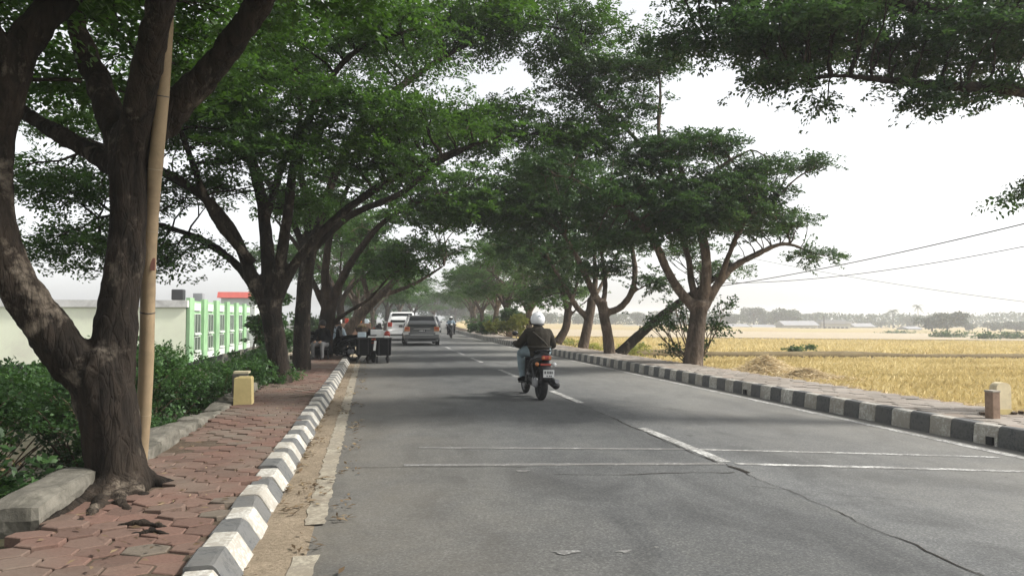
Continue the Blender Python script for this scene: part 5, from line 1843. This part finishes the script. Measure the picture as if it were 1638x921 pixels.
    arc = [(0, 1.24 + .33 * math.cos(a), .29 + .33 * math.sin(a)) for a in np.linspace(.3, 2.6, 9)]
    MB().tube(arc, .055, 8, flat=.3).build('front_fender', body, root, True)
    MB().tube([(-.34, .84, .93), (-.18, .93, .95), (0, .97, .93), (.18, .93, .95), (.34, .84, .93)], .014, 8).build('handlebar', M_DKMETAL, root, True)
    for s in (-1, 1):
        MB().tube([(s * .24, .895, .94), (s * .35, .835, .928)], .02, 8).build('grip', M_BLACK, root)
        mr = MB().tube([(s * .22, .91, .95), (s * .28, .93, 1.08)], .007, 5).build('mirror', M_BLACK, root)
        MB().ball((s * .29, .93, 1.12), .055, 12, 8, (1.1, .3, .75)).build('mirror_glass', M_DKMETAL, mr, True)
    MB().ball((0, 1.0, .96), .11, 12, 8, (1.15, .8, .8)).build('headlight_cowl', body, root, True)
    MB().ball((0, 1.07, .94), .075, 12, 8, (1.1, .5, .75)).build('headlight', M_WHITEP, root, True)
    if parked:
        MB().tube([(-.10, .45, .25), (-.28, .33, .03)], .012, 6).build('side_stand', M_DKMETAL, root)
    return root


def figure(name, lab, loc, rz, bones, mats, group=None, voxel=.014, pose='', head=None, rot=None):
    """bones: list of (points, radii, material index); one continuous skin, coloured by the nearest bone"""
    root = tag(empty(name, loc, rz), lab, 'person', group)
    if rot:
        root.rotation_euler = rot
    mb = MB()
    segs = []
    for pts, rad, mi in bones:
        P_, r_ = smooth_path([Vector(p) for p in pts], rad, .03)
        mb.tube(P_, r_, 12)
        mb.ball(P_[0], r_[0] * .98, 10, 8)
        mb.ball(P_[-1], r_[-1] * .98, 10, 8)
        for p, r1 in zip(P_, r_):
            segs.append((*p, r1, mi))
    me = remeshed(mb, voxel, 3, 'body')
    bark_detail(me, .0045, 16)
    for m in mats:
        me.materials.append(m)
    S = np.array(segs)
    cs = np.array([p.center[:] for p in me.polygons])
    idx = np.empty(len(cs), dtype=np.int32)
    for i in range(0, len(cs), 2000):
        d = np.linalg.norm(cs[i:i + 2000, None] - S[None, :, :3], axis=2) - S[None, :, 3]
        idx[i:i + 2000] = S[d.argmin(1), 4].astype(np.int32)
    me.polygons.foreach_set('material_index', idx)
    me.update()
    link('body', me, None, root)
    return root


def helmet(root, c, mat, facing=1, tilt=0):
    """open-face helmet; facing +1 looks along +y"""
    c = Vector(c)
    hm = empty('helmet', c, parent=root)
    bm = bmesh.new()
    bmesh.ops.create_uvsphere(bm, u_segments=28, v_segments=20, radius=.138)
    for v in bm.verts:
        v.co.x *= .93
        v.co.y *= 1.06
        v.co.z *= 1.0
    dele = [f for f in bm.faces if f.calc_center_median().z < -.085 or (f.calc_center_median().y > .055 and -.09 < f.calc_center_median().z < .035)]
    bmesh.ops.delete(bm, geom=dele, context='FACES')
    bmesh.ops.solidify(bm, geom=list(bm.faces), thickness=.018)
    me = bpy.data.meshes.new('shell')
    bm.to_mesh(me)
    bm.free()
    for p in me.polygons:
        p.use_smooth = True
    link('shell', me, mat, hm)
    vs, fs = [], []
    for i, z in enumerate((.045, -.02, -.085)):
        for k in range(11):
            a = math.pi * (.08 + .84 * k / 10)
            r_ = .146 * math.sqrt(max(.2, 1 - (z / .2) ** 2))
            vs.append((r_ * .95 * math.cos(a), r_ * 1.06 * math.sin(a), z))
    for i in range(2):
        for k in range(10):
            a = i * 11 + k
            fs.append((a, a + 1, a + 12, a + 11))
    MB().add(vs, fs).build('visor', M_GLASS, hm, True)
    MB().ball((0, -.02, .138), .016, 8, 6, (1, 1.6, .9)).build('top_vent', mat, hm, True)
    # arched emblem on the back of the shell
    mb = MB()
    for r_ in (.030, .020):
        arc = [(r_ * math.cos(a), -.1475 + .0, .045 + r_ * math.sin(a) * .9) for a in np.linspace(.15, math.pi - .15, 9)]
        mb.tube([(x, -math.sqrt(max(.0001, .1475 ** 2 - (z * 1.06) ** 2 - x * x)), z) for x, _, z in arc], .0035, 5)
    mb.build('emblem', M_GREYBLUE, hm)
    MB().tube([(-.105, -.03, -.085), (-.06, -.10, -.095), (0, -.125, -.098), (.06, -.10, -.095), (.105, -.03, -.085)], .013, 7).build('rim_trim', M_BLACK, hm, True)
    return hm


def riding_bones(sh=1.0):
    """seated rider over the motorcycle frame, hips at (0, .22, .84)"""
    b = [
        ([(0, .20, .83), (0, .22, .92), (0, .27, 1.03), (0, .32, 1.13), (0, .345, 1.17)], [.185, .198, .208, .19, .13], 0),
        ([(-.07, .24, 1.05), (-.13, .31, 1.13), (-.165, .335, 1.145)], [.12, .10, .085], 0),
        ([(.07, .24, 1.05), (.13, .31, 1.13), (.165, .335, 1.145)], [.12, .10, .085], 0),
        ([(0, .34, 1.16), (0, .37, 1.24), (0, .39, 1.30)], [.065, .06, .07], 3),
        ([(0, .395, 1.30), (0, .40, 1.38)], [.09, .092], 3),
        ([(0, .20, .80), (0, .22, .86)], [.17, .175], 1),
    ]
    for s in (-1, 1):
        b += [
            ([(s * .17, .335, 1.14), (s * .255, .40, 1.02), (s * .31, .47, .93)], [.092, .080, .070], 0),
            ([(s * .31, .47, .93), (s * .315, .63, .93), (s * .305, .77, .945)], [.070, .058, .046], 0),
            ([(s * .305, .77, .945), (s * .300, .82, .955), (s * .298, .86, .955)], [.034, .040, .034], 4),
            ([(s * .10, .24, .82), (s * .19, .48, .81), (s * .225, .68, .765)], [.105, .095, .078], 2),
            ([(s * .225, .68, .765), (s * .225, .62, .58), (s * .215, .55, .36)], [.078, .066, .052], 2),
            ([(s * .215, .52, .325), (s * .23, .60, .305), (s * .24, .70, .30)], [.048, .045, .035], 5),
        ]
        for k in range(4):
            x = s * (.275 + .019 * k)
            b.append(([(x, .868, .965), (x, .897, .955), (x, .895, .925), (x, .872, .916)], [.0115, .0115, .011, .010], 4))
        b.append(([(s * .262, .845, .945), (s * .252, .868, .925), (s * .258, .885, .918)], [.012, .011, .010], 4))
    return b


rl = (2.84, 12.95, .012)
motorcycle(rl, R(1), 'black underbone motorcycle ridden away in the middle of the road', lean=R(1.5))
rd = figure('person', 'rider in dark olive jacket, jeans and white helmet on the black motorcycle', rl, R(1), riding_bones(), [M_JACKET, M_CLOTHBLACK, M_DENIM, M_HAIR, M_CLOTHBLACK, M_CLOTHBLACK], rot=(0, R(1.5), R(1)))
helmet(rd, (0, .385, 1.375), M_HELMET)
# jacket band and shoulder strap lie on the cloth
mb = MB()
mb.tube([(.202 * math.cos(a), .228 + .202 * math.sin(a), .905) for a in np.linspace(math.pi, 2 * math.pi, 14)], .024, 6, flat=.5)
mb.build('jacket_hem_band', M_JSEAM, rd, True)
mb = MB()
mb.tube([(-.13, .155, 1.16), (-.06, .075, 1.09), (.03, .035, 1.01), (.11, .06, .93)], .018, 6, flat=.5)
mb.build('shoulder_strap', M_JSEAM, rd, True)

# oncoming rider far up the road
o2 = (5.35, 53.8, .01)
motorcycle(o2, math.pi + R(-3), 'dark motorcycle coming towards the camera far up the road', plate=False)
rd2 = figure('person', 'rider in grey-blue jacket and dark helmet on the distant oncoming motorcycle', o2, math.pi + R(-3), riding_bones(), [M_GREYBLUE, M_CLOTHBLACK, M_CLOTHBLACK, M_SKIN, M_SKIN, M_CLOTHBLACK], voxel=.02)
helmet(rd2, (0, .39, 1.37), M_WHITEP)

# ------------------------------------------------------------------ cars
def car(loc, rz, lab, paint_m, lower_m, W_=1.74, L_=4.2, H_=1.5, trim=M_CARSILV, sv=False, roof_rails=True, wagon=True):
    """x right, y forward, rear bumper at y = 0"""
    root = tag(empty('car', loc, rz), lab, 'car')
    hw = W_ / 2
    belt = .60 * H_
    # stations: y, halfwidth at sill, at shoulder, roof halfwidth, top z, deck z
    st = [(.02, .88, .90, .60, .62 * H_), (.10, .95, .97, .70, .80 * H_), (.42, .97, 1.0, .72, .985 * H_), (1.1, .98, 1.0, .73, H_), (2.0, .98, 1.0, .73, .995 * H_), (2.55, .98, 1.0, .70, .96 * H_), (3.15, .98, .99, .78, .66 * H_), (3.8, .94, .95, .74, .60 * H_), (L_ - .06, .82, .84, .62, .48 * H_)]
    vs, fs = [], []
    for (y, s, sh, rf, zt) in st:
        zb = min(belt, zt * .97)
        half = [(hw * s * .9, .20), (hw * s, .34), (hw * sh, zb * .66), (hw * sh * .97, zb), (hw * (rf + .03), zt * .955 + .045 * zb), (hw * rf * .9, zt * .995), (0.001, zt)]
        ring_ = [(x, z) for x, z in half] + [(-x, z) for x, z in reversed(half)]
        vs += [(x, y, z) for x, z in ring_]
    n = 14
    for i in range(len(st) - 1):
        for k in range(n):
            a, b = i * n + k, i * n + (k + 1) % n
            fs.append((a, b, b + n, a + n))
    fs += [tuple(range(n)), tuple(range(len(vs) - 1, len(vs) - n - 1, -1))]
    body = auto_smooth(MB().add(vs, fs).build('body', paint_m, root), 35)
    # rear window, side windows, windscreen as glass panels on the body
    y0, y1 = .055, .40

    def panel(name, quad, m, parent=root, t=.012):
        q = [Vector(p) for p in quad]
        nrm = (q[1] - q[0]).cross(q[3] - q[0]).normalized()
        mbp = MB().add([p + nrm * t for p in q] + [p - nrm * .02 for p in q], [(0, 1, 2, 3), (7, 6, 5, 4), (0, 4, 5, 1), (1, 5, 6, 2), (2, 6, 7, 3), (3, 7, 4, 0)])
        return mbp.build(name, m, parent)
    zr0, zr1 = .635 * H_, .94 * H_
    rw = panel('rear_window', [(-hw * .76, .015, zr0), (hw * .76, .015, zr0), (hw * .64, .285, zr1), (-hw * .64, .285, zr1)], M_GLASS, t=.02)
    MB().box((0, .03, zr0 + .04), (hw * .55, .012, .014), Matrix.Rotation(R(0), 3, 'X')).build('wiper', M_BLACK, rw)
    for s in (-1, 1):
        for (ya, yb_) in ((.55, 1.35), (1.42, 2.25)):
            q = [(s * hw * .985, ya, belt * 1.03), (s * hw * .985, yb_, belt * 1.03), (s * hw * .755, min(yb_, 2.2), .93 * H_), (s * hw * .755, ya + .12, .93 * H_)]
            panel('side_window', q if s > 0 else [q[1], q[0], q[3], q[2]], M_GLASS, t=.015)
        MB().box((s * (hw + .09), 2.45, belt + .06), (.16, .09, .12), bev=.03).build('door_mirror', paint_m, root)
        # wrap-round tail lamps
        tl = MB().box((s * hw * .80, .045, .56 * H_), (hw * .30, .12, .15 * H_), bev=.03).build('tail_light', M_ORANGE if not sv else M_RED, root)
        MB().box((s * hw * .80, -.016, .56 * H_ + .04), (hw * .2, .02, .05 * H_), bev=.008).build('lamp_lens', M_RED, tl)
        MB().box((s * hw * .80, -.0, .465 * H_), (hw * .30, .06, .035 * H_), bev=.008).build('corner_trim', trim, root)
    panel('windscreen', [(hw * .72, 3.13, .665 * H_), (-hw * .72, 3.13, .665 * H_), (-hw * .63, 2.58, .95 * H_), (hw * .63, 2.58, .95 * H_)], M_GLASS, t=.012)
    MB().box((0, .0, .30 * H_), (hw * 1.9, .16, .16 * H_), bev=.05).build('rear_bumper', lower_m, root)
    MB().box((0, -.06, .365 * H_), (hw * 1.25, .05, .018 * H_), bev=.006).build('bumper_strip', trim, root)
    MB().box((0, -.005, .205 * H_), (hw * 1.5, .1, .06), bev=.02).build('bumper_skirt', M_BLACK, root)
    MB().box((0, .0, .565 * H_), (hw * .9, .04, .02 * H_), bev=.006).build('tailgate_trim', trim, root)
    pl = MB().box((0, -.012, .50 * H_), (.40, .03, .12)).build('number_plate', M_PRINT, root)
    mk = MB()
    for x in (-.14, -.07, -.03, .01, .05, .12):
        mk.box((x, -.029, .50 * H_), (.03, .006, .06))
    o = mk.build('plate_marks', M_PLATE, pl)
    o['kind'] = 'stuff'
    if roof_rails:
        for s in (-1, 1):
            MB().tube([(s * hw * .64, .45, H_ * .99), (s * hw * .66, .6, H_ + .045), (s * hw * .66, 2.1, H_ + .045), (s * hw * .64, 2.3, H_ * .98)], .018, 6).build('roof_rail', trim, root)
    for s in (-1, 1):
        for y in (.78, L_ - .85):
            wheel(root, (s * (hw - .10), y, .30), .31, .20)
    MB().box((0, L_ / 2, .27), (W_ * .7, L_ * .82, .14)).build('underbody', M_BLACK, root)
    # front
    for s in (-1, 1):
        MB().box((s * hw * .62, L_ - .12, .43 * H_), (hw * .36, .2, .11 * H_), bev=.04).build('headlight', M_WHITEP, root)
    MB().box((0, L_ - .07, .40 * H_), (hw * .7, .1, .09 * H_), bev=.02).build('grille', M_BLACK, root)
    MB().box((0, L_ - .10, .24 * H_), (hw * 1.75, .3, .17 * H_), bev=.06).build('front_bumper', lower_m, root)
    return root


c1 = car((2.42, 38.9, .012), R(-1), 'dark grey estate car with amber tail lights driving away in the left lane', M_CARGREY, M_CARGREY, 1.84, 4.4, 1.50)
MB().box((0, 1.25, 1.5 + .0), (1.22, 1.75, .045), bev=.02).build('roof_panel', M_CARSILV, c1)
for s_ in (-1, 1):
    MB().tube([(s_ * .80, .04, .93), (s_ * .715, .16, 1.20), (s_ * .64, .34, 1.455)], [.055, .05, .045], 8).build('rear_pillar', M_CARSILV, c1, True)
    MB().box((s_ * .80, -.01, .60), (.26, .06, .12), bev=.02).build('corner_panel', M_CARSILV, c1)
car((1.75, 47.5, .01), R(-1), 'white sport utility car ahead of the grey estate, half hidden by it', M_CARWHITE, M_CARWHITE, 1.86, 4.6, 1.78, sv=True, trim=M_CARSILV)
car((5.25, 74.0, .01), math.pi, 'dark distant car coming up behind the oncoming rider', M_CARDARK, M_CARWHITE, 1.75, 4.2, 1.55, roof_rails=False)

# ------------------------------------------------------------------ vendor motorcycle with black boxes, and people on the pavement
vx, vy = .02, 24.5
vm = motorcycle((vx, vy + .1, .02), R(6), 'vendor motorcycle carrying two big black boxes at the left kerb', body=M_BLACK, lean=R(-3), plate=False, parked=True)
crate = []
for i, (x, lab) in enumerate(((-.30, 'big black pannier box on the kerb side of the vendor motorcycle'), (.31, 'big black pannier box on the road side of the vendor motorcycle'))):
    b_ = tag(empty('pannier_box', (vx + x, vy, .20)), lab, 'pannier box', 'pannier boxes of the vendor motorcycle')
    MB().box((0, 0, .31), (.45, .60, .52), taper=1.04, bev=.03).build('box', M_CLOTHBLACK, b_)
    MB().box((0, 0, .575), (.49, .63, .04), bev=.012).build('lid', M_BLACK, b_)
    for s in (-1, 1):
        MB().box((s * .14, -.315, .32), (.03, .012, .46)).build('strap', M_DKMETAL, b_)
    MB().tube([(-.2, -.2, .02), (-.2, -.2, -.19)], .03, 8).build('prop_leg', M_BLACK, b_)
    wheel(b_, (.12, -.1, -.055), .14, .07, 'castor')
t_ = tag(MB().box((.04 + vx, vy - .36, .56), (.07, .02, .30), Matrix.Rotation(R(6), 3, 'Y')).build('price_card', M_PLATE), 'narrow white card hanging between the two black boxes', 'card')
for i, (x, y, z, s, m, lab) in enumerate([(.06, -.18, .825, (.48, .3, .035), M_PLATE, 'white sheet lying on top of the black boxes'), (.10, .1, .94, (.40, .05, .22), M_WHITEP, 'upright white display board on the black boxes'),
                                          (-.36, -.05, .89, (.26, .3, .16), M_PALEBLUE, 'pale plastic tub at the kerb end of the black boxes'), (.40, -.2, .825, (.16, .2, .06), M_WHITEP, 'small white packet at the road end of the boxes')]):
    tag(MB().box((vx + x, vy + y, z), s, bev=.02).build('goods', m), lab, 'goods', 'goods on the vendor motorcycle')
bag = tag(MB().ball((vx + .42, vy + .05, .90), .10, 12, 8, (1, .9, 1.1)).build('snack_bag', M_RED, None, True), 'red and pale snack bag at the road end of the black boxes', 'bag')
bsk = tag(empty('basket', (vx - .36, vy + .15, .97)), 'round wicker basket of brown goods above the pale tub', 'basket')
MB().lathe([(.17, 0), (.22, .14), (.225, .15), (.20, .145), (.16, .02)], 16).build('bowl', M_BARK3, bsk)
mb = MB()
for k in range(7):
    mb.ball((.09 * math.cos(k * 2.4), .09 * math.sin(k * 2.4), .15 + .02 * (k % 3)), .06, 8, 6)
o = mb.build('goods_pile', M_DEADLEAF, bsk, True)
o['kind'] = 'stuff'
# second motorcycle parked nose-in against the kerb
motorcycle((-.62, 25.55, .01), R(60), 'black motorcycle parked against the kerb beside the vendor boxes', lean=R(5), plate=False, parked=True)
motorcycle((-2.05, 25.7, SW_Z), R(-70), 'dark motorcycle parked on the pavement behind the seated person', lean=R(5), plate=False, parked=True)


def sitting_bones():
    b = [
        ([(0, 0, .44), (0, -.02, .60), (0, .03, .78), (0, .06, .90)], [.17, .16, .165, .12], 0),
        ([(0, .06, .92), (0, .08, 1.0)], [.06, .055], 3),
        ([(0, .09, 1.03), (0, .10, 1.13)], [.085, .09], 3),
    ]
    for s in (-1, 1):
        b += [
            ([(s * .10, .04, .85), (s * .17, .06, .86)], [.10, .075], 0),
            ([(s * .18, .06, .86), (s * .25, .10, .68), (s * .24, .16, .58)], [.07, .058, .05], 0),
            ([(s * .24, .16, .58), (s * .16, .32, .56), (s * .10, .40, .56)], [.05, .042, .034], 0),
            ([(s * .10, .40, .56), (s * .08, .45, .555)], [.034, .03], 3),
            ([(s * .09, .02, .45), (s * .13, .25, .47), (s * .15, .43, .47)], [.10, .09, .075], 1),
            ([(s * .15, .43, .47), (s * .15, .45, .28), (s * .15, .43, .10)], [.072, .06, .05], 1),
            ([(s * .15, .42, .06), (s * .155, .55, .04)], [.045, .035], 2),
        ]
        for k in range(4):
            b.append(([(s * (.055 + .016 * k), .46, .552), (s * (.05 + .016 * k), .50, .54), (s * (.05 + .016 * k), .515, .515)], [.010, .010, .009], 3))
        b.append(([(s * .12, .44, .56), (s * .125, .475, .55)], [.011, .010], 3))
    return b


ps = (-1.52, 24.75, SW_Z)
fg = figure('person', 'person in black seated on the left pavement under the dark tree', ps, R(160), sitting_bones(), [M_CLOTHBLACK, M_PALETROU, M_BLACK, M_SKIN], voxel=.016)
MB().ball((0, .075, 1.105), .115, 14, 10, (.95, 1.0, 1.1)).build('hair', M_HAIR, fg, True)
mb = MB()
mb.lathe([(.22, .0), (.27, -.15), (.33, -.42)], 14, Matrix.Translation((.08, -.10, .55))).build('draped_black_cloth', M_CLOTHBLACK, fg, True)
st_ = tag(empty('stool', (ps[0], ps[1], SW_Z)), 'small dark stool under the seated person in black', 'stool')
MB().box((0, 0, .30), (.34, .34, .05), bev=.02).build('seat', M_BLACK, st_)
for sx in (-1, 1):
    for sy in (-1, 1):
        MB().tube([(sx * .12, sy * .12, .28), (sx * .15, sy * .15, 0)], .015, 6).build('leg', M_BLACK, st_)
ps2 = (-1.22, 27.2, SW_Z)
fg2 = figure('person', 'person in pale blue shirt seated behind the dark tree trunk', ps2, R(200), sitting_bones(), [M_PALEBLUE, M_CLOTHBLACK, M_BLACK, M_SKIN], voxel=.02)
MB().ball((0, .075, 1.105), .112, 14, 10, (.95, 1.0, 1.05)).build('hair', M_HAIR, fg2, True)
st2 = copy_tree(st_)
st2.location = (ps2[0], ps2[1], SW_Z)
tag(st2, 'small dark stool under the person in pale blue', 'stool')
# roadside stall wall and awning in the dirt lot
stall = tag(empty('stall', (-.95, 40.5, .08)), 'low brown roadside counter of goods behind the vendor motorcycle', 'stall')
MB().box((0, 0, .55), (1.7, 1.2, 1.0), bev=.02).build('counter', plain('stall_board', (.16, .10, .07), .9, 0, .3, 3), stall)
for k in range(5):
    MB().box((-.7 + .33 * k, -.45, 1.15 + .03 * (k % 2)), (.2, .2, .2 + .05 * (k % 3)), bev=.03).build('goods_box', [M_WHITEP, M_RED, M_PLATE, M_ORANGE, M_PALEBLUE][k], stall)
for i, (x, y, lab) in enumerate([(-.35, 44.5, 'first motorcycle parked past the stall'), (.1, 50.5, 'second motorcycle parked past the stall near the white car')]):
    motorcycle((x, y, .03), R(15 - 30 * i), lab, lean=R(4), plate=False, parked=True)

# ------------------------------------------------------------------ haze over the whole plain
hz = bpy.data.materials.new('haze')
hz.use_nodes = True
hz.node_tree.nodes.remove(hz.node_tree.nodes['Principled BSDF'])
pv = hz.node_tree.nodes.new('ShaderNodeVolumePrincipled')
pv.inputs['Color'].default_value = (.93, .95, .97, 1)
pv.inputs['Density'].default_value = 0.0010
pv.inputs['Anisotropy'].default_value = 0.2
hz.node_tree.links.new(pv.outputs[0], hz.node_tree.nodes['Material Output'].inputs['Volume'])
hb = MB().box((150, 480, 4.0), (2300, 1160, 19)).build('haze', hz)
tag(hb, 'pale haze lying over the plain', 'haze', kind='stuff')
